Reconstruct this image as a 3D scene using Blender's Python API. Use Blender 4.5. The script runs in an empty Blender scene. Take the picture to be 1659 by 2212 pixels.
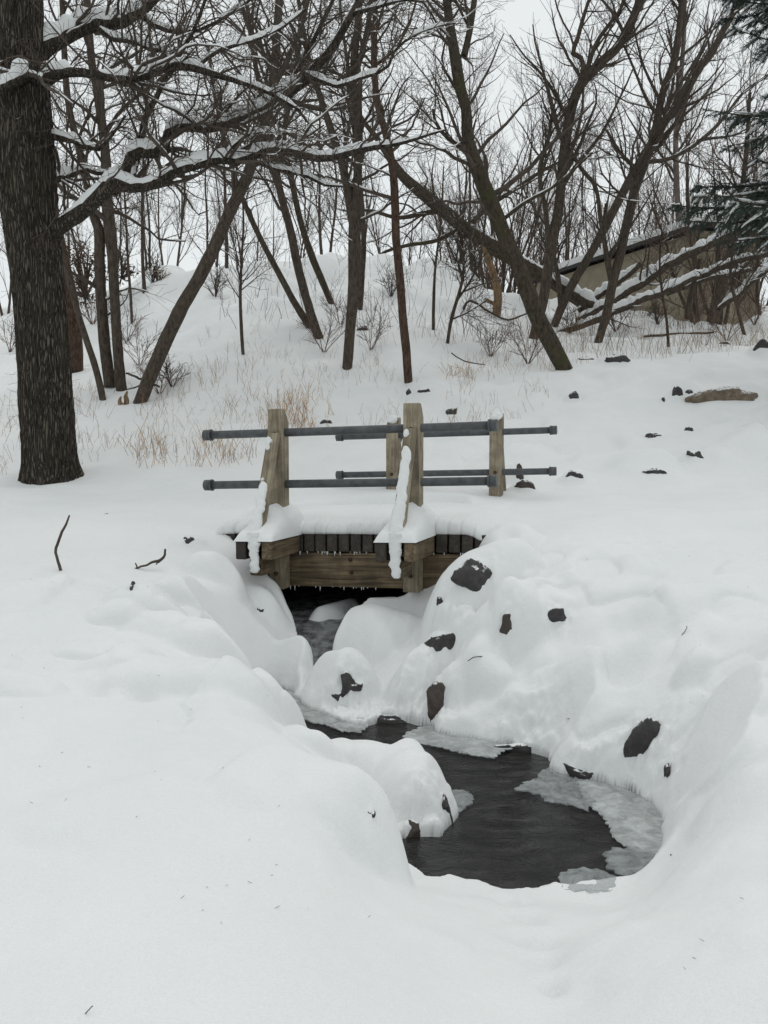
import bpy, bmesh, math, random
import numpy as np
from mathutils import Vector, Matrix, Quaternion

R = np.random.RandomState(7)
random.seed(7)
scn = bpy.context.scene
col = scn.collection

# ------------------------------------------------------------------ camera
EYE = 1.7
PITCH = math.atan(145 / 1916)
cam_d = bpy.data.cameras.new('camera')
cam = bpy.data.objects.new('camera', cam_d)
col.objects.link(cam)
cam.location = (0, 0, EYE)
cam.rotation_euler = (math.pi / 2 - PITCH, 0, 0)
cam_d.sensor_fit = 'VERTICAL'
cam_d.sensor_height = 24
cam_d.lens = 12 / math.tan(math.radians(30))
cam_d.clip_start = 0.05
cam_d.clip_end = 2000
scn.camera = cam

# ------------------------------------------------------------------ world, sun, exposure
SUN_EL, SUN_AZ = math.radians(66), math.radians(20)
world = bpy.data.worlds.new('World')
scn.world = world
world.use_nodes = True
wn, wl = world.node_tree.nodes, world.node_tree.links
wn.clear()
sky = wn.new('ShaderNodeTexSky')
sky.sky_type = 'NISHITA'
sky.sun_disc = False
sky.sun_elevation = SUN_EL
sky.sun_rotation = SUN_AZ
hsv = wn.new('ShaderNodeHueSaturation')
hsv.inputs['Saturation'].default_value = 0.12
wl.new(sky.outputs[0], hsv.inputs['Color'])
tc = wn.new('ShaderNodeTexCoord')
nz = wn.new('ShaderNodeTexNoise')
nz.inputs['Scale'].default_value = 1.6
nz.inputs['Detail'].default_value = 3
wl.new(tc.outputs['Generated'], nz.inputs['Vector'])
ramp = wn.new('ShaderNodeValToRGB')
ramp.color_ramp.elements[0].position = 0.3
ramp.color_ramp.elements[0].color = (0.88, 0.935, 0.95, 1)
ramp.color_ramp.elements[1].position = 0.7
ramp.color_ramp.elements[1].color = (0.955, 1.0, 1.01, 1)
wl.new(nz.outputs['Fac'], ramp.inputs[0])
sc_ = wn.new('ShaderNodeVectorMath'); sc_.operation = 'SCALE'
sc_.inputs['Scale'].default_value = 7.2
wl.new(ramp.outputs[0], sc_.inputs[0])
mx = wn.new('ShaderNodeMix'); mx.data_type = 'RGBA'
mx.inputs['Factor'].default_value = 0.86
wl.new(hsv.outputs[0], mx.inputs['A'])
wl.new(sc_.outputs[0], mx.inputs['B'])
bg = wn.new('ShaderNodeBackground')
bg.inputs['Strength'].default_value = 0.112
wl.new(mx.outputs['Result'], bg.inputs['Color'])
wo = wn.new('ShaderNodeOutputWorld')
wl.new(bg.outputs[0], wo.inputs['Surface'])

sun_d = bpy.data.lights.new('sun', 'SUN')
sun_d.energy = 0.65
sun_d.angle = math.radians(50)
sun_d.color = (1.0, 0.97, 0.94)
sun = bpy.data.objects.new('sun', sun_d)
col.objects.link(sun)
sd = Vector((math.sin(SUN_AZ) * math.cos(SUN_EL), math.cos(SUN_AZ) * math.cos(SUN_EL), math.sin(SUN_EL)))
sun.rotation_euler = sd.to_track_quat('Z', 'Y').to_euler()
sun.location = (0, 0, 30)

scn.view_settings.view_transform = 'Standard'
scn.view_settings.look = 'None'
scn.view_settings.exposure = 0.12
scn.view_settings.gamma = 1.0
scn.view_settings.use_curve_mapping = False
scn.render.engine = 'CYCLES'
scn.cycles.max_bounces = 6
scn.cycles.diffuse_bounces = 4
scn.cycles.glossy_bounces = 3
scn.cycles.transparent_max_bounces = 8

# ------------------------------------------------------------------ helpers
F = 1916.0
cp, sp = math.cos(PITCH), math.sin(PITCH)

def ray(px, py):
    """direction (per unit of forward distance Y) through a pixel of the 1659 x 2212 picture"""
    a, b = (px - 829.5) / F, (1106 - py) / F
    y = cp + b * sp
    z = -sp + b * cp
    return np.array([a / y, 1.0, z / y])

def at(px, py, Y):
    return np.array([0, 0, EYE]) + ray(px, py) * Y

def xof(px, Y):
    return (px - 829.5) / F * Y

def lattice(seed, n=256):
    return np.random.RandomState(seed).rand(n, n)
_L = [lattice(100 + i) for i in range(6)]

def vnoise(x, y, s, k=0):
    x = np.asarray(x, float) / s + 37.3 * (k + 1)
    y = np.asarray(y, float) / s + 11.7 * (k + 1)
    xi, yi = np.floor(x).astype(int), np.floor(y).astype(int)
    fx, fy = x - xi, y - yi
    fx = fx * fx * fx * (fx * (fx * 6 - 15) + 10)
    fy = fy * fy * fy * (fy * (fy * 6 - 15) + 10)
    L = _L[k % 6]
    g = lambda i, j: L[(xi + i) % 256, (yi + j) % 256]
    return (g(0, 0) * (1 - fx) + g(1, 0) * fx) * (1 - fy) + (g(0, 1) * (1 - fx) + g(1, 1) * fx) * fy - 0.5

def fbm(x, y, s, o=3, k=0):
    t, a = 0, 1
    for i in range(o):
        t = t + a * vnoise(x, y, s, k + i)
        s, a = s * 0.5, a * 0.5
    return t

def link(name, me, parent=None, mat=None, loc=None):
    o = bpy.data.objects.new(name, me)
    col.objects.link(o)
    if mat is not None and me is not None and not me.materials:
        me.materials.append(mat)
    if parent is not None:
        o.parent = parent
    if loc is not None:
        o.location = loc
    return o

def tag(o, label=None, cat=None, group=None, kind=None):
    if label: o['label'] = label
    if cat: o['category'] = cat
    if group: o['group'] = group
    if kind: o['kind'] = kind
    return o

def thing(name, loc, label, cat, group=None):
    return tag(link(name, None, loc=Vector(loc)), label, cat, group)

def fastmesh(name, V, Fc, smooth=True):
    """V (n,3), Fc (m,k) with k = 3 or 4, or a list of such arrays"""
    me = bpy.data.meshes.new(name)
    V = np.ascontiguousarray(V, np.float32)
    if not isinstance(Fc, (list, tuple)): Fc = [Fc]
    Fc = [np.asarray(f, np.int32) for f in Fc if len(f)]
    me.vertices.add(len(V))
    me.vertices.foreach_set('co', V.ravel())
    loops = np.concatenate([f.ravel() for f in Fc])
    tot = np.concatenate([np.full(len(f), f.shape[1], np.int32) for f in Fc])
    start = np.concatenate([[0], np.cumsum(tot)[:-1]]).astype(np.int32)
    me.loops.add(len(loops))
    me.loops.foreach_set('vertex_index', loops)
    me.polygons.add(len(tot))
    me.polygons.foreach_set('loop_start', start)
    me.polygons.foreach_set('loop_total', tot)
    me.polygons.foreach_set('use_smooth', np.full(len(tot), smooth))
    me.update(calc_edges=True)
    me.validate()
    return me

def cat_mesh(parts):
    """join [(V, F4)] lists"""
    Vs, Fs, o = [], [], 0
    for V, Fq in parts:
        Vs.append(V); Fs.append(Fq + o); o += len(V)
    return np.concatenate(Vs), np.concatenate(Fs)

def nrm(v):
    return v / np.maximum(np.linalg.norm(v, axis=-1, keepdims=True), 1e-9)

def tubes(P, Rr, m=5, disp=None, cap=True):
    """P (N,K,3) paths, Rr (N,K) radii -> V, quads"""
    P = np.asarray(P, float); Rr = np.asarray(Rr, float)
    N, K = Rr.shape
    T = np.empty_like(P)
    T[:, 1:-1] = P[:, 2:] - P[:, :-2]
    T[:, 0] = P[:, 1] - P[:, 0]
    T[:, -1] = P[:, -1] - P[:, -2]
    T = nrm(T)
    ref = np.where(np.abs(nrm(P[:, -1] - P[:, 0])[:, 1:2]) > 0.8, np.array([[1.0, 0, 0]]), np.array([[0, 1.0, 0]]))
    ref = np.repeat(ref[:, None, :], K, 1)
    A = nrm(np.cross(T, ref)); B = np.cross(T, A)
    ang = np.arange(m) * 2 * math.pi / m
    ca, sa = np.cos(ang), np.sin(ang)
    rr = Rr[:, :, None] * np.ones(m)
    if disp is not None:
        rr = rr * disp
    V = P[:, :, None, :] + rr[..., None] * (A[:, :, None, :] * ca[None, None, :, None] + B[:, :, None, :] * sa[None, None, :, None])
    V = V.reshape(-1, 3)
    n, k, j = np.meshgrid(np.arange(N), np.arange(K - 1), np.arange(m), indexing='ij')
    b = n * K * m + k * m
    q = np.stack([b + j, b + (j + 1) % m, b + m + (j + 1) % m, b + m + j], -1).reshape(-1, 4)
    return V, q

def resample(pts, n, wig=0.0, rs=R):
    """Catmull-Rom through pts (k,d) -> n points evenly in parameter by length"""
    pts = np.asarray(pts, float)
    d = np.r_[0, np.cumsum(np.linalg.norm(np.diff(pts[:, :3], axis=0), axis=1))]
    t = np.linspace(0, d[-1], n)
    k = len(pts)
    m = np.zeros_like(pts)
    m[1:-1] = (pts[2:] - pts[:-2]) / (d[2:] - d[:-2])[:, None]
    m[0] = (pts[1] - pts[0]) / max(d[1], 1e-9); m[-1] = (pts[-1] - pts[-2]) / max(d[-1] - d[-2], 1e-9)
    i = np.clip(np.searchsorted(d, t, side='right') - 1, 0, k - 2)
    h = (d[i + 1] - d[i])
    u = (t - d[i]) / h
    u, h = u[:, None], h[:, None]
    out = (2*u**3 - 3*u**2 + 1) * pts[i] + (u**3 - 2*u**2 + u) * h * m[i] + (-2*u**3 + 3*u**2) * pts[i+1] + (u**3 - u**2) * h * m[i+1]
    if wig:
        w = rs.randn(n, 3); w = (w + np.roll(w, 1, 0) + np.roll(w, -1, 0)) / 2
        w[0] = 0; w[-1] = 0
        out[:, :3] += w * wig
    return out

# ------------------------------------------------------------------ materials
def new_mat(name):
    m = bpy.data.materials.new(name)
    m.use_nodes = True
    nt = m.node_tree
    nt.nodes.clear()
    o = nt.nodes.new('ShaderNodeOutputMaterial')
    b = nt.nodes.new('ShaderNodeBsdfPrincipled')
    nt.links.new(b.outputs[0], o.inputs[0])
    return m, nt, b

def N_(nt, t, **kw):
    n = nt.nodes.new(t)
    for k, v in kw.items():
        if k in n.inputs: n.inputs[k].default_value = v
        else: setattr(n, k, v)
    return n

def coords(nt, scale=(1, 1, 1), rnd=True):
    tcn = N_(nt, 'ShaderNodeTexCoord')
    mp = N_(nt, 'ShaderNodeMapping')
    mp.inputs['Scale'].default_value = scale
    nt.links.new(tcn.outputs['Object'], mp.inputs['Vector'])
    if rnd:
        oi = N_(nt, 'ShaderNodeObjectInfo')
        ml = N_(nt, 'ShaderNodeMath', operation='MULTIPLY')
        ml.inputs[1].default_value = 50
        nt.links.new(oi.outputs['Random'], ml.inputs[0])
        nt.links.new(ml.outputs[0], mp.inputs['Location'])
    return mp.outputs[0]

def noise(nt, vec, scale, detail=4, rough=0.55, dist=0.0):
    n = N_(nt, 'ShaderNodeTexNoise')
    n.inputs['Scale'].default_value = scale
    n.inputs['Detail'].default_value = detail
    n.inputs['Roughness'].default_value = rough
    n.inputs['Distortion'].default_value = dist
    nt.links.new(vec, n.inputs['Vector'])
    return n.outputs['Fac']

def cramp(nt, fac, stops):
    r = N_(nt, 'ShaderNodeValToRGB')
    e = r.color_ramp.elements
    while len(e) < len(stops): e.new(0.5)
    for el, (p, c) in zip(e, stops):
        el.position = p
        el.color = tuple(c) + (1,) if len(c) == 3 else c
    nt.links.new(fac, r.inputs[0])
    return r.outputs[0]

def bump(nt, b, h, strength=0.5, dist=0.01, prev=None):
    n = N_(nt, 'ShaderNodeBump')
    n.inputs['Strength'].default_value = strength
    n.inputs['Distance'].default_value = dist
    nt.links.new(h, n.inputs['Height'])
    if prev is not None: nt.links.new(prev, n.inputs['Normal'])
    nt.links.new(n.outputs[0], b.inputs['Normal'])
    return n.outputs[0]

def mat_snow():
    m, nt, b = new_mat('snow')
    v = coords(nt, rnd=False)
    c = cramp(nt, noise(nt, v, 1.3, 5), [(0.3, (0.735, 0.750, 0.745)), (0.7, (0.785, 0.790, 0.783))])
    at_ = N_(nt, 'ShaderNodeAttribute', attribute_name='mud_shade')
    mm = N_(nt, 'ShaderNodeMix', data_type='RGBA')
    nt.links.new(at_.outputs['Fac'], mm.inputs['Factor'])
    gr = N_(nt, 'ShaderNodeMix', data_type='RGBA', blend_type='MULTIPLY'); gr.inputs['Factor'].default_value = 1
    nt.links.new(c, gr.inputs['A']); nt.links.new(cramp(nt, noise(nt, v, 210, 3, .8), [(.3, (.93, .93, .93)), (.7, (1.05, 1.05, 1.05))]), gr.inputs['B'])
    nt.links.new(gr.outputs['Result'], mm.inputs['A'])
    mm.inputs['B'].default_value = (0.022, 0.018, 0.014, 1)  # soil tone that also carries the painted shade
    nt.links.new(mm.outputs['Result'], b.inputs['Base Color'])
    b.inputs['Roughness'].default_value = 0.75
    b.inputs['Specular IOR Level'].default_value = 0.25
    b1 = bump(nt, b, noise(nt, v, 9, 7, 0.62), 0.5, 0.02)
    bump(nt, b, noise(nt, v, 160, 3, 0.7), 0.35, 0.0025, b1)
    return m

def mat_bark(name, dark, light, zs=0.25, scale=28, dist=0.02, moss=None):
    m, nt, b = new_mat(name)
    v = coords(nt, (1, 1, zs))
    n1 = noise(nt, v, scale, 6, 0.65, 0.6)
    c = cramp(nt, n1, [(0.32, dark), (0.68, light)])
    if moss:
        v2 = coords(nt, (1, 1, 1))
        f = cramp(nt, noise(nt, v2, 2.2, 5, 0.6), [(0.52, (0, 0, 0)), (0.7, (1, 1, 1))])
        mxn = N_(nt, 'ShaderNodeMix', data_type='RGBA')
        nt.links.new(f, mxn.inputs['Factor'])
        nt.links.new(c, mxn.inputs['A'])
        mxn.inputs['B'].default_value = tuple(moss) + (1,)
        c = mxn.outputs['Result']
    nt.links.new(c, b.inputs['Base Color'])
    b.inputs['Roughness'].default_value = 0.95
    b.inputs['Specular IOR Level'].default_value = 0.15
    bump(nt, b, n1, 0.9, dist)
    return m

def mat_plain(name, colr, rough=0.8, var=0.25, scale=20, spec=0.3):
    m, nt, b = new_mat(name)
    v = coords(nt)
    n1 = noise(nt, v, scale, 4)
    lo = tuple(x * (1 - var) for x in colr); hi = tuple(min(1, x * (1 + var)) for x in colr)
    nt.links.new(cramp(nt, n1, [(0.3, lo), (0.7, hi)]), b.inputs['Base Color'])
    b.inputs['Roughness'].default_value = rough
    b.inputs['Specular IOR Level'].default_value = spec
    bump(nt, b, n1, 0.3, 0.004)
    return m

def mat_wood(name, dark, mid, light, wet=0.0):
    m, nt, b = new_mat(name)
    v = coords(nt, (0.7, 14, 14))
    g = noise(nt, v, 2.2, 7, 0.6, 1.2)
    c = cramp(nt, g, [(0.3, dark), (0.5, mid), (0.68, light)])
    v2 = coords(nt, (1, 1, 1))
    st = noise(nt, v2, 5.5, 4, 0.6)
    f = cramp(nt, st, [(0.42, (0.45, 0.43, 0.4)), (0.62, (1, 1, 1))])
    mu = N_(nt, 'ShaderNodeMix', data_type='RGBA', blend_type='MULTIPLY')
    mu.inputs['Factor'].default_value = 0.75
    nt.links.new(c, mu.inputs['A']); nt.links.new(f, mu.inputs['B'])
    nt.links.new(mu.outputs['Result'], b.inputs['Base Color'])
    b.inputs['Roughness'].default_value = 0.8 - wet
    bump(nt, b, g, 0.6, 0.004)
    return m

M = {}
M['snow'] = mat_snow()
def mat_oak():
    m, nt, b = new_mat('oak_bark')
    v = coords(nt, (1, 1, .10), False)
    nzc = N_(nt, 'ShaderNodeTexNoise'); nzc.inputs['Scale'].default_value = 9; nzc.inputs['Detail'].default_value = 4
    nt.links.new(v, nzc.inputs['Vector'])
    ad = N_(nt, 'ShaderNodeVectorMath', operation='MULTIPLY_ADD')
    nt.links.new(nzc.outputs['Color'], ad.inputs[0]); ad.inputs[1].default_value = (.14, .14, .14); nt.links.new(v, ad.inputs[2])
    vo = N_(nt, 'ShaderNodeTexVoronoi', feature='DISTANCE_TO_EDGE'); vo.inputs['Scale'].default_value = 38
    nt.links.new(ad.outputs[0], vo.inputs['Vector'])
    n2 = noise(nt, coords(nt, (1, 1, .35), False), 70, 5, .65)
    mul = N_(nt, 'ShaderNodeMath', operation='MULTIPLY'); nt.links.new(vo.outputs['Distance'], mul.inputs[0]); nt.links.new(n2, mul.inputs[1])
    c = cramp(nt, mul.outputs[0], [(0.0, (.040, .033, .027)), (.05, (.066, .056, .046)), (.14, (.11, .094, .077)), (.3, (.145, .127, .106))])
    f = cramp(nt, noise(nt, coords(nt, (1, 1, .6), False), 2.4, 5, .6), [(.5, (0, 0, 0)), (.72, (.55, .55, .55))])
    mxn = N_(nt, 'ShaderNodeMix', data_type='RGBA')
    nt.links.new(f, mxn.inputs['Factor']); nt.links.new(c, mxn.inputs['A']); mxn.inputs['B'].default_value = (.05, .052, .028, 1)
    nt.links.new(mxn.outputs['Result'], b.inputs['Base Color'])
    b.inputs['Roughness'].default_value = .95; b.inputs['Specular IOR Level'].default_value = .15
    p = bump(nt, b, cramp(nt, vo.outputs['Distance'], [(0, (0, 0, 0)), (.22, (1, 1, 1))]), 1.0, .03)
    bump(nt, b, n2, .6, .006, p)
    return m
M['oak'] = mat_oak()
M['oak_old'] = mat_bark('oak_bark_b', (0.018, 0.014, 0.011), (0.15, 0.125, 0.10), 0.14, 26, 0.06, (0.05, 0.05, 0.026))
M['bark'] = mat_bark('grey_brown_bark', (0.036, 0.028, 0.022), (0.12, 0.097, 0.076), 0.3, 26, 0.02)
M['bark_moss'] = mat_bark('dark_mossy_bark', (0.026, 0.021, 0.016), (0.095, 0.078, 0.058), 0.35, 24, 0.02, (0.06, 0.058, 0.028))
M['bark_red'] = mat_bark('reddish_bark', (0.03, 0.018, 0.013), (0.12, 0.08, 0.058), 0.35, 24, 0.02)
M['bark_tan'] = mat_bark('bare_tan_wood', (0.10, 0.062, 0.036), (0.32, 0.22, 0.13), 0.2, 18, 0.01)
M['twig'] = mat_plain('twig_bark', (0.075, 0.059, 0.047), 0.9, 0.35, 9)
M['twig_red'] = mat_plain('red_brown_twig', (0.135, 0.092, 0.074), 0.9, 0.3, 6)
M['twig_grey'] = mat_plain('far_grey_twig', (0.15, 0.125, 0.11), 0.9, 0.3, 6)
def mat_stone(name, colr, dust=.72):
    m, nt, b = new_mat(name)
    v = coords(nt)
    n1 = noise(nt, v, 16, 7, .65)
    c = cramp(nt, n1, [(.3, tuple(x * .45 for x in colr)), (.55, colr), (.75, tuple(x * 1.7 for x in colr))])
    g = N_(nt, 'ShaderNodeNewGeometry'); sx = N_(nt, 'ShaderNodeSeparateXYZ'); nt.links.new(g.outputs['Normal'], sx.inputs[0])
    ad = N_(nt, 'ShaderNodeMath', operation='MULTIPLY_ADD'); nt.links.new(noise(nt, v, 38, 5, .7), ad.inputs[0]); ad.inputs[1].default_value = 1.3; nt.links.new(sx.outputs['Z'], ad.inputs[2])
    f = cramp(nt, ad.outputs[0], [(dust + .62, (0, 0, 0)), (dust + .68, (1, 1, 1))]) if False else None
    mr = N_(nt, 'ShaderNodeMapRange'); nt.links.new(ad.outputs[0], mr.inputs['Value']); mr.inputs['From Min'].default_value = dust + .66; mr.inputs['From Max'].default_value = dust + .78
    mxn = N_(nt, 'ShaderNodeMix', data_type='RGBA'); nt.links.new(mr.outputs[0], mxn.inputs['Factor']); nt.links.new(c, mxn.inputs['A']); mxn.inputs['B'].default_value = (.74, .75, .75, 1)
    nt.links.new(mxn.outputs['Result'], b.inputs['Base Color'])
    b.inputs['Roughness'].default_value = .72
    bump(nt, b, n1, .8, .012)
    return m
M['rock'] = mat_stone('dark_basalt', (0.042, 0.040, 0.038))
M['rock_brown'] = mat_stone('brown_stone', (0.062, 0.047, 0.040))
M['rock_tan'] = mat_stone('tan_stone', (0.15, 0.115, 0.078))
M['wood'] = mat_wood('weathered_post_wood', (0.15, 0.122, 0.082), (0.29, 0.245, 0.172), (0.40, 0.35, 0.255))
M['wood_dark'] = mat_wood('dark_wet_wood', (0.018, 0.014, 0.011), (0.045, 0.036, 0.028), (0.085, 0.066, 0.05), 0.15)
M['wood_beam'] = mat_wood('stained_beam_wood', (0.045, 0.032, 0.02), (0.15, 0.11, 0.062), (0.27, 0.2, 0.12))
M['steel'] = mat_plain('grey_painted_pipe', (0.074, 0.079, 0.083), 0.55, 0.35, 16, 0.4)
M['bolt'] = mat_plain('rusty_bolt', (0.06, 0.035, 0.022), 0.7, 0.4, 60)
M['grass'] = mat_plain('dry_grass', (0.46, 0.27, 0.12), 0.9, 0.3, 3)
M['grass_pale'] = mat_plain('pale_dry_stalk', (0.30, 0.20, 0.12), 0.9, 0.35, 3)
M['leaf'] = mat_plain('dead_brown_leaf', (0.085, 0.055, 0.036), 0.9, 0.4, 5)
M['leaf_tan'] = mat_plain('tan_leaf', (0.42, 0.32, 0.16), 0.9, 0.3, 5)
M['needle'] = mat_plain('spruce_needle', (0.040, 0.062, 0.052), 0.8, 0.4, 4)
M['siding'] = mat_plain('tan_siding', (0.30, 0.262, 0.19), 0.85, 0.12, 3)
M['fascia'] = mat_plain('dark_fascia', (0.035, 0.035, 0.034), 0.7, 0.2, 5)
M['frost'] = mat_plain('icicle_frost', (0.8, 0.83, 0.85), 0.4, 0.08, 30, 0.5)
# ------------------------------------------------------------------ terrain
COLS = np.array([-400, 0, 250, 480, 650, 830, 1000, 1200, 1400, 1659, 2100], float)
TAB = [
 (0.5,  -1.2, -1.2, -1.2, -1.2, -1.25, -1.3, -1.3, -1.3, -1.25, -1.2, -1.1),
 (1.5,  -1.15, -1.15, -1.15, -1.17, -1.22, -1.26, -1.3, -1.32, -1.28, -1.2, -1.1),
 (2.2,  -1.1, -1.15, -1.15, -1.16, -1.19, -1.29, -1.37, -1.4, -1.32, -1.2, -1.05),
 (2.7,  -1.1, -1.15, -1.14, -1.14, -1.19, -1.42, -1.50, -1.52, -1.47, -1.27, -1.08),
 (3.2,  -1.1, -1.13, -1.14, -1.16, -1.26, -1.57, -1.64, -1.66, -1.64, -1.26, -1.05),
 (3.7,  -1.05, -1.1, -1.14, -1.19, -1.30, -1.62, -1.66, -1.7, -1.64, -1.17, -1.0),
 (4.3,  -1.0, -1.07, -1.12, -1.24, -1.50, -1.60, -1.66, -1.66, -1.46, -1.0, -.9),
 (5.0,  -.95, -1.0, -1.08, -1.26, -1.62, -1.64, -1.55, -1.30, -1.05, -.88, -.8),
 (5.5,  -.9, -.95, -1.02, -1.24, -1.62, -1.62, -1.44, -1.05, -.88, -.77, -.7),
 (6.0,  -.85, -.9, -.95, -1.14, -1.55, -1.5, -1.25, -.82, -.74, -.68, -.6),
 (6.6,  -.8, -.82, -.85, -.96, -1.35, -1.35, -.98, -.66, -.63, -.6, -.55),
 (7.2,  -.72, -.73, -.74, -.76, -.80, -.82, -.68, -.60, -.58, -.55, -.5),
 (8,    -.65, -.65, -.63, -.62, -.62, -.62, -.6, -.58, -.55, -.5, -.45),
 (9.1,  -.58, -.56, -.54, -.52, -.5, -.5, -.49, -.48, -.47, -.45, -.4),
 (10,   -.5, -.5, -.47, -.45, -.42, -.4, -.4, -.36, -.35, -.33, -.3),
 (11,   -.4, -.4, -.36, -.33, -.3, -.25, -.22, -.15, -.1, -.05, 0),
 (12,   -.25, -.25, -.22, -.15, -.1, -.05, 0, .12, .2, .25, .3),
 (13,   0, 0, .02, .08, .1, .18, .22, .4, .5, .55, .6),
 (14,   .3, .3, .3, .35, .4, .45, .52, .7, .8, .85, .9),
 (15,   .6, .6, .6, .7, .8, .85, .9, 1.1, 1.15, 1.2, 1.2),
 (16,   .9, .9, .95, 1.15, 1.3, 1.3, 1.3, 1.4, 1.48, 1.58, 1.6),
 (17,   1.15, 1.2, 1.3, 1.6, 1.8, 1.75, 1.65, 1.6, 1.65, 1.78, 1.8),
 (18,   1.4, 1.5, 1.6, 2.05, 2.25, 2.2, 2.0, 1.8, 1.8, 1.9, 1.9),
 (20,   1.8, 2.0, 2.2, 3.0, 3.15, 3.05, 2.75, 2.3, 2.2, 2.2, 2.2),
 (22,   2.2, 2.5, 2.9, 3.9, 3.9, 3.95, 3.6, 2.9, 2.65, 2.55, 2.5),
 (24,   2.6, 3.0, 3.9, 4.75, 4.6, 4.75, 4.4, 3.5, 3.1, 2.95, 2.9),
 (27,   3.1, 3.6, 4.6, 4.95, 4.9, 5.0, 4.7, 4.2, 3.8, 3.6, 3.6),
 (30,   3.6, 4.2, 4.8, 5.0, 5.0, 5.0, 4.9, 4.7, 4.4, 4.2, 4.2),
 (36,   4.6, 5.0, 5.2, 5.2, 5.2, 5.2, 5.2, 5.2, 5.2, 5.1, 5.1),
 (60,   5.6, 5.8, 5.8, 5.8, 5.8, 5.8, 5.8, 5.8, 5.8, 5.8, 5.8),
 (500,  5.6, 5.8, 5.8, 5.8, 5.8, 5.8, 5.8, 5.8, 5.8, 5.8, 5.8),
]
ROWS = np.array([r[0] for r in TAB]); TZ = np.array([r[1:] for r in TAB])
RL = np.log(ROWS)

def _slopes(x, z, ax):
    z = np.moveaxis(z, ax, 0)
    d = np.diff(z, axis=0) / np.diff(x)[:, None]
    m = np.zeros_like(z)
    m[1:-1] = (d[1:] + d[:-1]) / 2
    m[1:-1] = np.where(d[1:] * d[:-1] <= 0, m[1:-1] * 0.4, m[1:-1])
    m[0] = d[0]; m[-1] = 0
    return np.moveaxis(m, 0, ax)
MY = _slopes(RL, TZ, 0)
MX = _slopes(COLS, TZ, 1)
MXY = _slopes(RL, MX, 0)

def base_h(x, y):
    ye = np.maximum(y, 1.2)
    c = np.clip(829.5 + F * x / ye, COLS[0], COLS[-1])
    l = np.clip(np.log(np.maximum(y, 0.5)), RL[0], RL[-1])
    i = np.clip(np.searchsorted(RL, l, side='right') - 1, 0, len(RL) - 2)
    j = np.clip(np.searchsorted(COLS, c, side='right') - 1, 0, len(COLS) - 2)
    hu = RL[i + 1] - RL[i]; u = (l - RL[i]) / hu
    hv = COLS[j + 1] - COLS[j]; v = (c - COLS[j]) / hv
    H = lambda t: (2*t**3 - 3*t**2 + 1, t**3 - 2*t**2 + t, -2*t**3 + 3*t**2, t**3 - t**2)
    a0, a1, a2, a3 = H(u); b0, b1, b2, b3 = H(v)
    def row(Z, X, ii):
        return b0 * Z[ii, j] + b1 * hv * X[ii, j] + b2 * Z[ii, j + 1] + b3 * hv * X[ii, j + 1]
    return a0 * row(TZ, MX, i) + a1 * hu * row(MY, MXY, i) + a2 * row(TZ, MX, i + 1) + a3 * hu * row(MY, MXY, i + 1)

def smax(a, b, k):
    h = np.clip(0.5 + 0.5 * (a - b) / k, 0, 1)
    return b * (1 - h) + a * h + k * h * (1 - h)

# snow pillows: px, Y, rx, ry, top (below eye), drop
DOMES = [
 (1085, 6.10, .50, .42, -.66, .72), (1100, 6.65, .40, .5, -.59, .7), (1140, 5.6, .48, .32, -.90, .45), (985, 5.78, .17, .22, -1.06, .45, 4),
 (822, 6.45, .42, .34, -1.17, .36), (738, 5.75, .25, .28, -1.365, .42, 3), (612, 6.2, .25, .22, -1.37, .32, 3),
 (900, 5.62, .27, .32, -1.33, .42), (1062, 5.42, .28, .34, -1.15, .50), (1135, 5.12, .20, .22, -1.40, .36), (1000, 5.35, .2, .2, -1.34, .35),
 (1285, 4.78, .20, .24, -1.38, .42), (1235, 5.3, .30, .26, -1.22, .45), (1410, 4.95, .22, .24, -1.20, .45), (1520, 4.5, .20, .26, -1.10, .5),
 (1620, 3.95, .24, .34, -1.02, .45), (1560, 5.1, .60, .34, -.85, .35), (1330, 5.8, .45, .3, -.84, .35), (1585, 3.72, .2, .4, -1.14, .5, 3.5),
 (1690, 3.1, .28, .35, -1.16, .3), (1370, 5.5, .2, .2, -.98, .35), (1200, 5.75, .2, .2, -.92, .35),
 (880, 4.10, .25, .36, -1.43, .55, 4), (775, 4.24, .34, .24, -1.465, .45, 4),
 (552, 4.80, .24, .24, -1.225, .50, 3), (425, 5.08, .34, .22, -1.03, .50, 3), (478, 5.60, .24, .20, -1.00, .50, 3), (405, 6.02, .32, .22, -.89, .45, 3), (330, 5.55, .26, .2, -.94, .35, 3),
 (432, 6.5, .28, .22, -.79, .42, 3), (555, 6.75, .28, .3, -1.06, .3), (330, 4.3, .5, .35, -1.05, .25, 3),
 (610, 3.0, .38, .40, -1.08, .50, 3.2), (712, 3.40, .18, .26, -1.24, .45, 3),
 (250, 2.7, .5, .4, -1.10, .2), (1450, 2.2, .4, .4, -1.30, .25), (645, 4.05, .26, .20, -1.335, .42, 3), (470, 4.25, .3, .22, -1.16, .35, 3), (300, 5.2, .35, .25, -.98, .2),
]
PITS = [(1100, 1215, .07, .06), (1345, 1440, .11, .10), (310, 1492, .08, .07), (1195, 2140, .03, .04), (200, 1480, .08, .04),
        (1180, 1470, .10, .07), (1370, 1360, .1, .07), (1130, 1480, .06, .05), (440, 1175, .2, .05), (535, 1140, .15, .05), (1050, 1420, .05, .03),
        (1110, 1950, .05, .05), (1130, 1985, .06, .06), (1155, 2030, .06, .06), (1175, 2080, .05, .05), (860, 1150, .05, .0), (820, 1700, .10, .05), (590, 1420, .08, .05)]
PITW = []
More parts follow.
